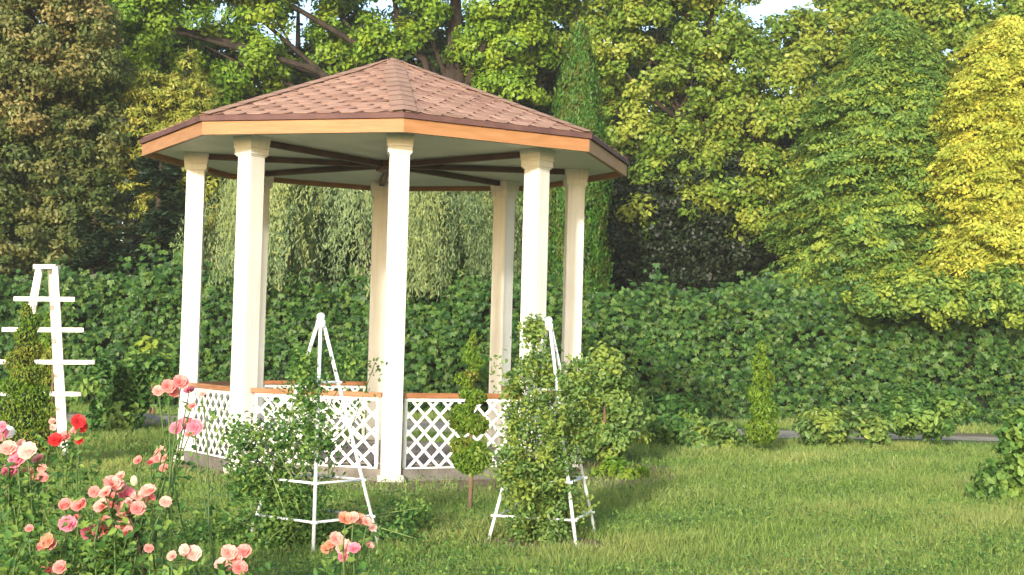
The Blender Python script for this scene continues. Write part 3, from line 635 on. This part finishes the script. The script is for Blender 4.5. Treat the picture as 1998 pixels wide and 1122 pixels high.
o2 = climber((c2[0], c2[1]), 1.4, [lobe(1145, 800, 40, 60, d2+.5, .2), lobe(1000, 900, 40, 60, d2, .2), lobe(1075, 960, 40, 50, d2+.2, .2), lobe(1050, 720, 38, 40, d2+.35, .15), lobe(1080, 790, 65, 60, d2+.1, .2), lobe(1050, 850, 70, 60, d2, .25), lobe(1110, 850, 45, 55, d2+.3, .25), lobe(1050, 940, 70, 60, d2, .25), lobe(1040, 1020, 75, 40, d2, .28), lobe(1120, 740, 35, 45, d2+.4, .2), lobe(1010, 780, 30, 60, d2, .15), lobe(1040, 645, 9, 24, d2+.4, .05)],
             'pale green climber with long arching canes filling the obelisk near the spiral topiary', 17000, 60, 'climb', .017)

# shrubs and low plants
def shrub(name, px, d, lobes, label, mat, leaf, per, cr, nl, cat='shrub', group=None, trunk=True, flat=.8):
    b = ground(px, d); o = empty(name, b); tag(o, label, cat, group)
    if trunk:
        bm = bmesh.new()
        for c, r in lobes[:6]: tube(bm, [b+np.array([random.uniform(-.08, .08), 0, -.03]), (b+c)/2+RNG.normal(size=3)*.05, c], [.025, .018, .008], 6)
        bm_link('stems', bm, M['bark_tan'] if mat != 'rose_l' else M['stem'], o, True)
    P, N, G = clumpy(lobes, per, cr, nl, flat=flat, inner=.4, face=.8); k = P[:, 2] > .01
    link('foliage', oval_leaf_mesh('foliage', P[k], N[k], leaf, leaf*.6, G[k], M[mat]), o); return o
dS = 21
shrub('garden_shrub', 225, dS, [lobe(200, 760, 45, 45, dS), lobe(250, 740, 55, 45, dS), lobe(230, 800, 55, 40, dS), lobe(290, 720, 40, 35, dS), lobe(215, 840, 50, 30, dS)], 'loose leafy shrub between the wooden trellis and the gazebo', 'rose_l', .055, 9, .2, 55)
shrub('garden_shrub', 300, 24, [lobe(290, 690, 30, 18, 24, .3), lobe(265, 700, 25, 20, 24, .3), lobe(320, 700, 25, 22, 24, .3)], 'pale sprig of young vine growing in front of the dark hedge', 'cypress', .07, 4, .16, 30)
shrub('garden_shrub', 1185, 17, [lobe(1175, 720, 50, 45, 17), lobe(1200, 790, 55, 55, 17), lobe(1160, 850, 50, 45, 17), lobe(1210, 860, 50, 40, 17)], 'yellow green shrub behind the pale climber and its obelisk', 'climb', .034, 12, .17, 110)
shrub('garden_shrub', 1190, 15.5, [lobe(1180, 940, 45, 30, 15.5, .3), lobe(1215, 935, 40, 30, 15.5, .3)], 'low golden green tuft of perennials beside the obelisk leg', 'oak', .04, 14, .12, 50, trunk=False)
shrub('garden_shrub', 1985, 14, [lobe(1990, 910, 60, 60, 14), lobe(1960, 950, 45, 40, 14), lobe(2020, 860, 60, 60, 14), lobe(1975, 850, 30, 40, 14)], 'green leafy shrub at the edge of the lawn near the path', 'rose_l', .045, 12, .15, 60)
for i, (x, y, d, rx, ry, lb) in enumerate(((1320, 820, 21, 60, 36, 'low rounded perennial clump before the hedge'), (1640, 830, 21.5, 70, 34, 'broad low perennial clump by the path edge'), (1800, 800, 22, 70, 48, 'taller green perennial clump near the golden conifer side'), (1400, 850, 20, 40, 24, 'tiny green clump beside the lone clipped thuja'))):
    shrub('perennial_clump', x, d, [lobe(x, y, rx, ry, d), lobe(x+rx*.6, y+8, rx*.6, ry*.7, d), lobe(x-rx*.6, y+10, rx*.6, ry*.7, d)], lb, 'climb' if i % 2 else 'rose_l', .05, 9, .17, 50, 'perennials', trunk=False)
# stones by the path
for i, (x, y, r) in enumerate(((285, 792, .17), (303, 800, .14), (262, 806, .11), (320, 806, .10))):
    c = at(x, y, 22.2); c[2] = r*.45; bm = bmesh.new(); bmesh.ops.create_icosphere(bm, subdivisions=3, radius=r, matrix=Matrix.Translation(c))
    for v in bm.verts: q = v.co-Vector(c); v.co = Vector(c)+Vector((q.x*1.35, q.y, q.z*.75))*(1+.10*math.sin(q.x*40+i)+.08*math.sin(q.z*55+q.y*30))
    st_ = bm_link('garden_stone', bm, M['path'], None, True)
    tag(st_, ['largest pale garden stone beside the path', 'rounded pale stone touching the largest one', 'small pale stone nearest the shrub', 'smallest pale stone nearest the gazebo'][i], 'stone', 'stones by the path')

# ================================================================== HEDGE
def hedge():
    o = empty('vine_hedge', (2, 12, 0)); tag(o, 'long hedge of dark green vine leaves behind the gazebo and path', 'hedge')
    x0, x1 = -13.5, 16.5; ytop = lambda x: 2.52+.12*np.sin(x*1.1)+.10*np.sin(x*2.7+1)+.06*np.sin(x*5.3)
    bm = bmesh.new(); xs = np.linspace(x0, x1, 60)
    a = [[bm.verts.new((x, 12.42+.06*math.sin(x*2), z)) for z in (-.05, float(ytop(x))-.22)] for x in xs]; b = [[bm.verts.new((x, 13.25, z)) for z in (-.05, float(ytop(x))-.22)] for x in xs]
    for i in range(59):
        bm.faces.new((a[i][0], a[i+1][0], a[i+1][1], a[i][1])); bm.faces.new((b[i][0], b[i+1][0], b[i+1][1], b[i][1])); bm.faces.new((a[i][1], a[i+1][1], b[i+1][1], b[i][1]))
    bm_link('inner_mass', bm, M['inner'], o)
    m = 6800; cx = RNG.uniform(x0, x1, m); u = RNG.random(m); cz = u*ytop(cx)+RNG.normal(size=m)*.05; cy = 11.95+.16*np.sin(cx*1.7+cz*2.3)+.14*np.sin(cx*4.1-cz*3.1)+RNG.uniform(-.12, .12, m)
    mt = 1500; tx = RNG.uniform(x0, x1, mt); ty = RNG.uniform(11.9, 13.2, mt); tz = ytop(tx)+RNG.exponential(.09, mt)*(1+.9*np.sin(tx*2.3)*np.sin(tx*.9))-.12
    C = np.concatenate([np.stack([cx, cy, cz], 1), np.stack([tx, ty, tz], 1)]); g = RNG.random(len(C))
    # every leaf is a hand of five leaflets hanging from one point
    q = 4; C = np.repeat(C, q, 0)+RNG.normal(size=(len(C)*q, 3))*np.array([.12, .07, .11]); g = np.repeat(g, q); C[:, 2] = np.maximum(C[:, 2], .08)
    m = len(C); n0 = unit(RNG.normal(size=(m, 3))*.40+np.array([0, -1, .45])); d0 = RNG.normal(size=(m, 3))*.45+np.array([0, -.2, -1]); d0 = unit(d0-(d0*n0).sum(1, keepdims=True)*n0); s0 = np.cross(n0, d0)
    sz = RNG.uniform(.7, 1.3, m); al = np.array([-1.35, -.68, 0, .68, 1.35]); ls = np.array([.72, .92, 1.05, .92, .72])
    D = d0[:, None]*np.cos(al)[None, :, None]+s0[:, None]*np.sin(al)[None, :, None]; Lh = sz[:, None]*ls[None]*.050
    P = (C[:, None]+D*Lh[:, :, None]*.95).reshape(-1, 3); N = (n0[:, None]+RNG.normal(size=(m, 5, 3))*.16).reshape(-1, 3); D = D.reshape(-1, 3); Lh = Lh.reshape(-1); n = len(P)
    vv = np.repeat(RNG.beta(1.5, 1.6, m), 5)
    me = leaf_mesh('foliage', P, N, Lh, Lh*.42, np.clip(np.repeat(g, 5)*.8+RNG.random(n)*.2, 0, 1), M['vine'], D=D, fold=.25, V=vv); f = link('foliage', me, o); f['kind'] = 'stuff'
hedge()

# ================================================================== TREES
def tree(name, base, lobes, mat, label, leaf, per, cr, nl, cat='tree', group='trees behind the hedge', trunk_r=.25, flat=.7, corek=None, asp=.6, inner=.25, barkm=None, lean=0, face=.55, limbs=10):
    o = empty(name, base); tag(o, label, cat, group)
    base = np.array(base, float); cs = [l[0] for l in lobes]; zt = max(c[2] for c in cs); topc = np.mean(cs, axis=0)
    top_ = np.array([base[0]+lean, base[1], zt]); m1 = base*.5+top_*.5+np.array([.15, 0, 0])
    trunk_mesh([base-np.array([0, 0, .2]), base*.8+top_*.2, m1, top_], [trunk_r*1.2, trunk_r, trunk_r*.7, trunk_r*.15], 'trunk', o, barkm)
    bm = bmesh.new()
    for c, r in lobes[:limbs]:
        s0 = base+(top_-base)*max(.15, min(.85, (c[2]-base[2])/(zt+.01)*.7)); tube(bm, [s0, (s0+c)/2+np.array([0, 0, .25])+RNG.normal(size=3)*.35, c, c+(c-s0)*.2], [trunk_r*.22, trunk_r*.13, trunk_r*.07, .01], 6)
    bm_link('limbs', bm, barkm or M['bark'], o, True)
    if corek: core(lobes, corek, 'inner_twigs', o)
    P, N, G = clumpy(lobes, per, cr, nl, flat=flat, inner=inner, face=face)
    link('crown', leaf_mesh('crown', P, N, leaf, leaf*asp, G, M[mat]), o); return o

# far wood closing the view low down
P, N, G = [], [], []
m = 8500; x = RNG.uniform(-26, 32, m); hgt = 10.2+1.0*np.sin(x*.45)+.7*np.sin(x*1.3+1); z = hgt*np.sqrt(RNG.random(m)); y = 33+RNG.uniform(-1.6, 1.6, m)+1.2*np.sin(x*.9+z*.6); C = np.stack([x, y, z], 1)
ix = np.repeat(np.arange(m), 16); n = len(ix); Pw = C[ix]+RNG.normal(size=(n, 3))*np.array([.42, .3, .30]); g_ = RNG.random(m)
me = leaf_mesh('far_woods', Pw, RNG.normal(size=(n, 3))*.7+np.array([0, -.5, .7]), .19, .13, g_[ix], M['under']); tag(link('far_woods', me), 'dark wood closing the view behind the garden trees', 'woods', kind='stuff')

# added foliage right of the gazebo, deep tree shade put into its near-black colour
dU = 35.2
tree('shade_foliage', ground(1400, dU), [lobe(1250, 470, 110, 110, dU), lobe(1380, 470, 120, 120, dU), lobe(1500, 480, 110, 110, dU), lobe(1320, 390, 110, 80, dU), lobe(1440, 390, 110, 80, dU), lobe(1220, 380, 70, 70, dU)], 'under', 'added near-black foliage standing in for deep shade in the gap above the vine hedge', .055, 11, .30, 90, corek=.55)
dK = 41
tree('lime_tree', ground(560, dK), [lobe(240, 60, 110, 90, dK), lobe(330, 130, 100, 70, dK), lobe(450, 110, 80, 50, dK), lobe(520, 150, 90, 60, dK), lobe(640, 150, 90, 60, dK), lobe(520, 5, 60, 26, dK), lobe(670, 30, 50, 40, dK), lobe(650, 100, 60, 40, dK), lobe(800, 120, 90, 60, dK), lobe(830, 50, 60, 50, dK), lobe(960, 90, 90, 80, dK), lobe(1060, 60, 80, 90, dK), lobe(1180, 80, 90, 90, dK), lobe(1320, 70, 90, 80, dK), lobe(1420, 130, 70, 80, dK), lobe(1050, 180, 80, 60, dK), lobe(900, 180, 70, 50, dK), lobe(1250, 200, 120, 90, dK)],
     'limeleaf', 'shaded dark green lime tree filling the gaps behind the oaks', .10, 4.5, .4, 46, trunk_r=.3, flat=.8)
# oaks with bright leaf clusters
dO = 37
tree('oak_tree', ground(868, dO), [lobe(300, 50, 120, 70, dO), lobe(240, 130, 60, 60, dO), lobe(480, 130, 80, 62, dO), lobe(400, 180, 60, 60, dO), lobe(500, 30, 70, 34, dO), lobe(680, 50, 60, 45, dO+1), lobe(640, 110, 60, 50, dO+1), lobe(760, 80, 60, 34, dO), lobe(590, 180, 60, 50, dO+2), lobe(820, 20, 50, 30, dO), lobe(980, 20, 70, 30, dO),
     lobe(1010, 100, 70, 45, dO), lobe(930, 110, 50, 30, dO), lobe(1000, 175, 70, 40, dO), lobe(940, 60, 40, 30, dO), lobe(450, -60, 160, 60, dO), lobe(760, -70, 170, 60, dO), lobe(1040, -50, 120, 60, dO), lobe(230, 20, 80, 50, dO), lobe(700, 170, 80, 50, dO+3), lobe(880, 180, 90, 50, dO+3)],
     'oak', 'huge old oak with a dark trunk rising above the gazebo roof', .066, 3.0, .36, 120, trunk_r=.62, flat=.7, inner=.12, limbs=20, face=.5)
tree('oak_tree', ground(1370, dO), [lobe(1200, 60, 70, 70, dO), lobe(1290, 40, 80, 60, dO), lobe(1390, 60, 70, 60, dO), lobe(1440, 130, 80, 60, dO), lobe(1260, 150, 80, 60, dO), lobe(1350, 170, 70, 60, dO), lobe(1230, 250, 60, 60, dO), lobe(1300, 280, 70, 50, dO), lobe(1450, 230, 80, 60, dO), lobe(1410, 320, 60, 45, dO), lobe(1530, 180, 80, 70, dO),
     lobe(1520, 280, 80, 70, dO), lobe(1470, 390, 70, 55, dO), lobe(1550, 380, 60, 60, dO), lobe(1200, 350, 50, 45, dO), lobe(1260, 370, 40, 40, dO), lobe(1130, 40, 60, 50, dO), lobe(1250, -50, 140, 60, dO), lobe(1400, -40, 80, 50, dO), lobe(1380, 420, 50, 30, dO), lobe(1290, 350, 50, 45, dO-2.5), lobe(1330, 300, 60, 50, dO-2.5), lobe(1480, 430, 50, 40, dO-3), lobe(1540, 460, 45, 40, dO-3), lobe(1240, 430, 30, 30, dO-3), lobe(1430, 370, 55, 40, dO-3), lobe(1520, 340, 60, 50, dO-3), lobe(1370, 400, 40, 30, dO-3)],
     'oak2', 'spreading oak with yellowing leaf clusters over the near-black shade foliage', .066, 3.1, .36, 120, trunk_r=.4, flat=.72, inner=.12, limbs=20, face=.5)
dJ = 42
tree('oak_tree', ground(1720, dJ), [lobe(1560, 90, 90, 60, dJ), lobe(1650, 60, 80, 50, dJ), lobe(1740, 60, 90, 60, dJ), lobe(1850, 50, 90, 50, dJ), lobe(1950, 60, 80, 40, dJ), lobe(1600, 150, 90, 70, dJ), lobe(1880, 120, 120, 70, dJ), lobe(2020, 0, 60, 60, dJ), lobe(1660, 10, 60, 40, dJ), lobe(1780, 0, 90, 40, dJ), lobe(1700, 130, 90, 70, dJ)],
     'oak2', 'pale yellowing tree top showing behind the two big garden conifers', .085, 5, .36, 60, flat=.75)
# olive mixed tree at the edge
dA = 31
tree('hornbeam_tree', ground(70, dA), [lobe(70, 170, 140, 120, dA), lobe(60, 340, 140, 120, dA), lobe(170, 270, 90, 110, dA), lobe(40, 470, 140, 110, dA), lobe(150, 430, 90, 100, dA), lobe(80, 40, 130, 90, dA), lobe(-60, 250, 120, 220, dA), lobe(180, 130, 60, 90, dA), lobe(100, 560, 130, 90, dA), lobe(60, -60, 130, 80, dA)],
     'olive', 'dense olive tree with fine leaves and browning top above the wooden trellis', .050, 9, .26, 66, trunk_r=.3, flat=.55)
M['ash'] = leafmat('ash_leaf', [(0, (.05, .08, .02)), (.5, (.13, .165, .045)), (1, (.25, .27, .085))], (.30, .25, .09), .35)
tree('ash_tree', ground(95, 31.8), [lobe(60, 60, 100, 70, 29.9), lobe(150, 50, 70, 60, 29.9), lobe(30, 140, 90, 60, 29.9), lobe(120, 130, 70, 50, 29.9), lobe(190, 110, 40, 50, 29.9), lobe(-50, 60, 80, 90, 29.9), lobe(80, -20, 110, 50, 29.9), lobe(60, 230, 60, 40, 29.9)],
     'ash', 'yellowing ash crown with fine leaves above the dense olive tree', .045, 8, .28, 80, trunk_r=.05, flat=.6)
# larch with golden needles
dC = 31.3
tree('larch_tree', ground(340, dC), [lobe(365, 130, 18, 45, dC), lobe(345, 190, 45, 45, dC), lobe(385, 200, 35, 45, dC), lobe(290, 200, 60, 60, dC), lobe(285, 270, 62, 62, dC), lobe(360, 270, 70, 60, dC), lobe(270, 330, 50, 50, dC), lobe(340, 330, 60, 50, dC), lobe(400, 300, 30, 50, dC), lobe(390, 390, 50, 60, dC), lobe(330, 400, 70, 60, dC), lobe(420, 430, 50, 70, dC)],
     'larch', 'golden green larch with an orange leader between the olive tree and gazebo roof', .06, 10, .22, 60, trunk_r=.14, flat=.5, asp=.32, corek=.5, barkm=M['bark_tan'])
# spruce with level boughs
def spruce(px, d, top_py, half_px, label, nb=15):
    b = ground(px, d); o = empty('spruce_tree', b); tag(o, label, 'tree', 'trees behind the hedge'); zt = at(px, top_py, d)[2]; s_ = d/FPX
    trunk_mesh([b-np.array([0, 0, .2]), b+np.array([0, 0, zt*.5]), b+np.array([0, 0, zt])], [.2, .13, .02], 'trunk', o)
    P, N, D, G = [], [], [], []
    for i in range(nb*8):
        t = random.random()**.8; z = zt*(1-t)+.2; L = half_px*s_*(.18+.82*t)*random.uniform(.75, 1.1); a = random.uniform(0, 6.28); dr = np.array([math.cos(a), math.sin(a), 0]); k = int(260*(L/1.5)+60); u = RNG.random(k)**.7
        c = b+np.array([0, 0, z])+dr*(u*L)[:, None]+np.array([0, 0, -1])*(u**1.6*L*.28)[:, None]; wv = (1-u)*.30*L+.08; sd = np.array([-dr[1], dr[0], 0])
        P.append(c+sd*(RNG.uniform(-1, 1, k)*wv)[:, None]+RNG.normal(size=(k, 3))*.035-np.array([0, 0, 1])*(RNG.random(k)*.10)[:, None]); N.append(RNG.normal(size=(k, 3))*.35+np.array([0, 0, 1])); D.append(dr+sd*RNG.uniform(-1, 1, (k, 1))+RNG.normal(size=(k, 3))*.2); G.append(np.full(k, random.random()))
    P, N, D, G = map(np.concatenate, (P, N, D, G)); link('crown', leaf_mesh('crown', P, N, .09, .028, G, M['spruce'], D=D), o)
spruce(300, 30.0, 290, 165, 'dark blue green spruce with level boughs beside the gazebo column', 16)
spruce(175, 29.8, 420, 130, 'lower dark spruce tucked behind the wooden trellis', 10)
# weeping willow
def willow():
    d = 30.8; c = at(700, 430, d); b = ground(700, d); o = empty('willow_tree', b); tag(o, 'round grey green weeping willow seen through the gazebo openings', 'tree', 'trees behind the hedge')
    trunk_mesh([b-np.array([0, 0, .2]), b+np.array([.1, 0, 2.4]), b+np.array([0, 0, 4.8])], [.2, .16, .08], 'trunk', o)
    P, N, D, G = [], [], [], []
    tufts = [(random.uniform(0, 6.283), 3.3*math.sqrt(random.random()), random.uniform(-.55, .45), random.uniform(.55, 1.5), random.random()) for _ in range(95)]
    for i in range(1850):
        ta, tr, dz, lk, tg = random.choice(tufts); cx_, cy_ = tr*math.cos(ta)+RNG.normal()*.22, tr*math.sin(ta)*.85+RNG.normal()*.22
        a = math.atan2(cy_, cx_); r = math.hypot(cx_, cy_); zt = 5.5*(1-(r/3.9)**2*.40)+dz+random.uniform(-.2, .2); ln = random.uniform(1.0, 2.7)*lk*(.6+.5*r/3.1); k = int(42*ln); u = RNG.random(k)
        out = np.array([math.cos(a), math.sin(a), 0]); sw = RNG.normal()*.30
        p = b+out*(r+.45*np.sqrt(u))[:, None]+np.array([0, 0, 1])*(zt-u*ln+.25*np.sin(np.minimum(u*3.1, 3.1)))[:, None]+np.array([1, 0, 0])*(u*u*sw)[:, None]+RNG.normal(size=(k, 3))*.045; kp = p[:, 2] > 2.2+.3*random.random()
        P.append(p[kp]); q = kp.sum(); N.append(RNG.normal(size=(q, 3))*.5+out+np.array([0, -.5, .25])); D.append(RNG.normal(size=(q, 3))*.42+np.array([0, 0, -1.0])); G.append(np.clip(np.full(q, tg)+RNG.normal(size=q)*.12, 0, 1))
    P, N, D, G = map(np.concatenate, (P, N, D, G)); link('crown', leaf_mesh('crown', P, N, .055, .013, G, M['willow'], D=D), o)
willow()
# columnar thuja
def column_thuja(px, d, top_py, half_px, label):
    b = ground(px, d); o = empty('columnar_thuja', b); tag(o, label, 'conifer'); zt = at(px, top_py, d)[2]; s_ = d/FPX; Rm = half_px*s_
    trunk_mesh([b-np.array([0, 0, .2]), b+np.array([0, 0, zt*.9])], [.12, .02], 'trunk', o)
    rad = lambda z: Rm*np.minimum(1, ((zt-z)/zt*3.1)**.75)*(.92+.08*np.sin(z*3))
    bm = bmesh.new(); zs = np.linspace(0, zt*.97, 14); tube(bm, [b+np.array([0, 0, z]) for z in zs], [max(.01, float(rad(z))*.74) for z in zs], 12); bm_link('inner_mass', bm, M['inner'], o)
    m = 1500; z = zt*RNG.random(m)**1.0; a = RNG.uniform(math.pi*.85, math.pi*2.15, m); r = rad(z)*RNG.uniform(.78, 1.06, m); C = b+np.stack([np.cos(a)*r, np.sin(a)*r, z], 1); g = RNG.random(m); k = 34; ix = np.repeat(np.arange(m), k); n = len(ix)
    u = RNG.random(n); out = np.stack([np.cos(a), np.sin(a), np.zeros(m)], 1)[ix]; P = C[ix]+np.array([0, 0, 1])*(u*.34)[:, None]+out*(u*.07)[:, None]+RNG.normal(size=(n, 3))*.038
    link('crown', leaf_mesh('crown', P, RNG.normal(size=(n, 3))*.5+out, .05, .016, g[ix], M['thuja'], D=RNG.normal(size=(n, 3))*.4+np.array([0, 0, 1])), o)
column_thuja(1116, 30.0, 72, 62, 'tall narrow bright green columnar thuja rising behind the roof edge')
column_thuja(1000, 32.0, 330, 45, 'shorter columnar thuja glimpsed between two rear gazebo columns')
# broad conifers with layered fans
def fan_conifer(px, d, prof, label, mat, m, depth, name='cypress_tree'):
    """prof: (py, left px, right px) outline"""
    b = ground(px, d); o = empty(name, b); tag(o, label, 'conifer', 'broad conifers at the lawn side'); s_ = d/FPX
    prof = sorted(prof); zs = np.array([at(px, p[0], d)[2] for p in prof])[::-1]; cx = np.array([(at((p[1]+p[2])/2, p[0], d)[0]) for p in prof])[::-1]; hw = np.array([(p[2]-p[1])/2*s_ for p in prof])[::-1]
    trunk_mesh([b-np.array([0, 0, .2]), b+np.array([0, 0, zs[-1]*.95])], [.22, .03], 'trunk', o)
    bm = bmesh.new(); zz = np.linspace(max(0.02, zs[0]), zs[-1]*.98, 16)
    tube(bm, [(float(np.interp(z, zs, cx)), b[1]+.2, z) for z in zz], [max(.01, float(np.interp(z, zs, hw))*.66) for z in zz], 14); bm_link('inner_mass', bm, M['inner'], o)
    z = RNG.uniform(zs[0], zs[-1], m*2); kp = RNG.random(m*2) < np.interp(z, zs, hw)/hw.max(); z = z[kp][:m]; mm = len(z); a = RNG.uniform(math.pi*.93, math.pi*2.07, mm); r = np.interp(z, zs, hw)*RNG.triangular(.70, 1.0, 1.20, mm)*(1+.10*np.sin(a*6+z*1.9)+.10*np.sin(z*3.1-a*4)+.07*np.sin(a*11+z*6))
    C = np.stack([np.interp(z, zs, cx)+np.cos(a)*r, b[1]+np.sin(a)*r*depth, z], 1); out = np.stack([np.cos(a), np.sin(a), np.zeros(mm)], 1); g = RNG.random(mm)
    k = 52; ix = np.repeat(np.arange(mm), k); n = len(ix); u = RNG.random(n); w_ = RNG.uniform(-1, 1, n); sd = np.stack([-np.sin(a), np.cos(a), np.zeros(mm)], 1)[ix]; sz = RNG.uniform(.7, 1.6, mm)[ix]
    sl = .55+RNG.random(mm)[ix]*.4
    P = C[ix]+out[ix]*(u*.34*sz)[:, None]+sd*(w_*.24*sz*(1.1-u*.6))[:, None]+np.array([0, 0, -1])*(u*.24*sl*sz+np.abs(w_)*.06)[:, None]+RNG.normal(size=(n, 3))*.028
    tw_ = RNG.normal(size=(mm, 3))[ix]*.45; N = out[ix]*.6+np.array([0, 0, .8])+RNG.normal(size=(n, 3))*.28+tw_; D = out[ix]*.6+sd*w_[:, None]*.9+np.array([0, 0, -.5])+RNG.normal(size=(n, 3))*.35
    link('crown', leaf_mesh('crown', P, N, .055, .026, np.clip(g[ix]*.8+RNG.random(n)*.2, 0, 1), M[mat], D=D), o)
fan_conifer(1740, 32.5, [(15, 1735, 1755), (60, 1712, 1790), (120, 1680, 1830), (200, 1640, 1865), (300, 1603, 1890), (420, 1575, 1910), (540, 1560, 1915), (720, 1580, 1900)], 'broad green conifer with drooping fans beside the dark shaded gap', 'cypress', 4300, .75)
fan_conifer(1990, 31.6, [(25, 1968, 1990), (70, 1935, 2030), (130, 1900, 2070), (220, 1868, 2110), (320, 1840, 2150), (450, 1812, 2180), (600, 1800, 2200), (720, 1820, 2180)], 'broad golden yellow conifer glowing in the sun at the hedge end', 'gold', 4300, .75)
# pale shrubs on top of the hedge to the side
shrub('garden_shrub', 1800, 29, [lobe(1690, 588, 50, 18, 28.3, .4), lobe(1770, 585, 60, 26, 28.3, .4), lobe(1850, 592, 60, 34, 28.2, .4), lobe(1930, 585, 60, 40, 28.2, .4), lobe(1995, 590, 50, 46, 28.2, .4), lobe(1810, 560, 60, 24, 28.8, .5), lobe(1950, 550, 60, 26, 28.8, .5)], 'pale yellow green vine growth spilling over the hedge below the golden conifer', 'cypress', .055, 8, .20, 60, trunk=False)

# ------------------------------------------------------------------ light evening haze
bm = bmesh.new(); box(bm, (-60, -24, -1.0), (60, 75, 22)); me = bpy.data.meshes.new('haze'); bmesh.ops.recalc_face_normals(bm, faces=bm.faces); bm.to_mesh(me); bm.free()
hm = bpy.data.materials.new('haze_air'); hm.use_nodes = True; hn = hm.node_tree; hn.nodes.remove(hn.nodes['Principled BSDF'])
pv = hn.nodes.new('ShaderNodeVolumePrincipled'); pv.inputs['Density'].default_value = .0007; pv.inputs['Color'].default_value = (.92, .95, .88, 1); hn.links.new(pv.outputs[0], hn.nodes['Material Output'].inputs['Volume'])
me.materials.append(hm); hz = link('haze', me); tag(hz, kind='stuff')
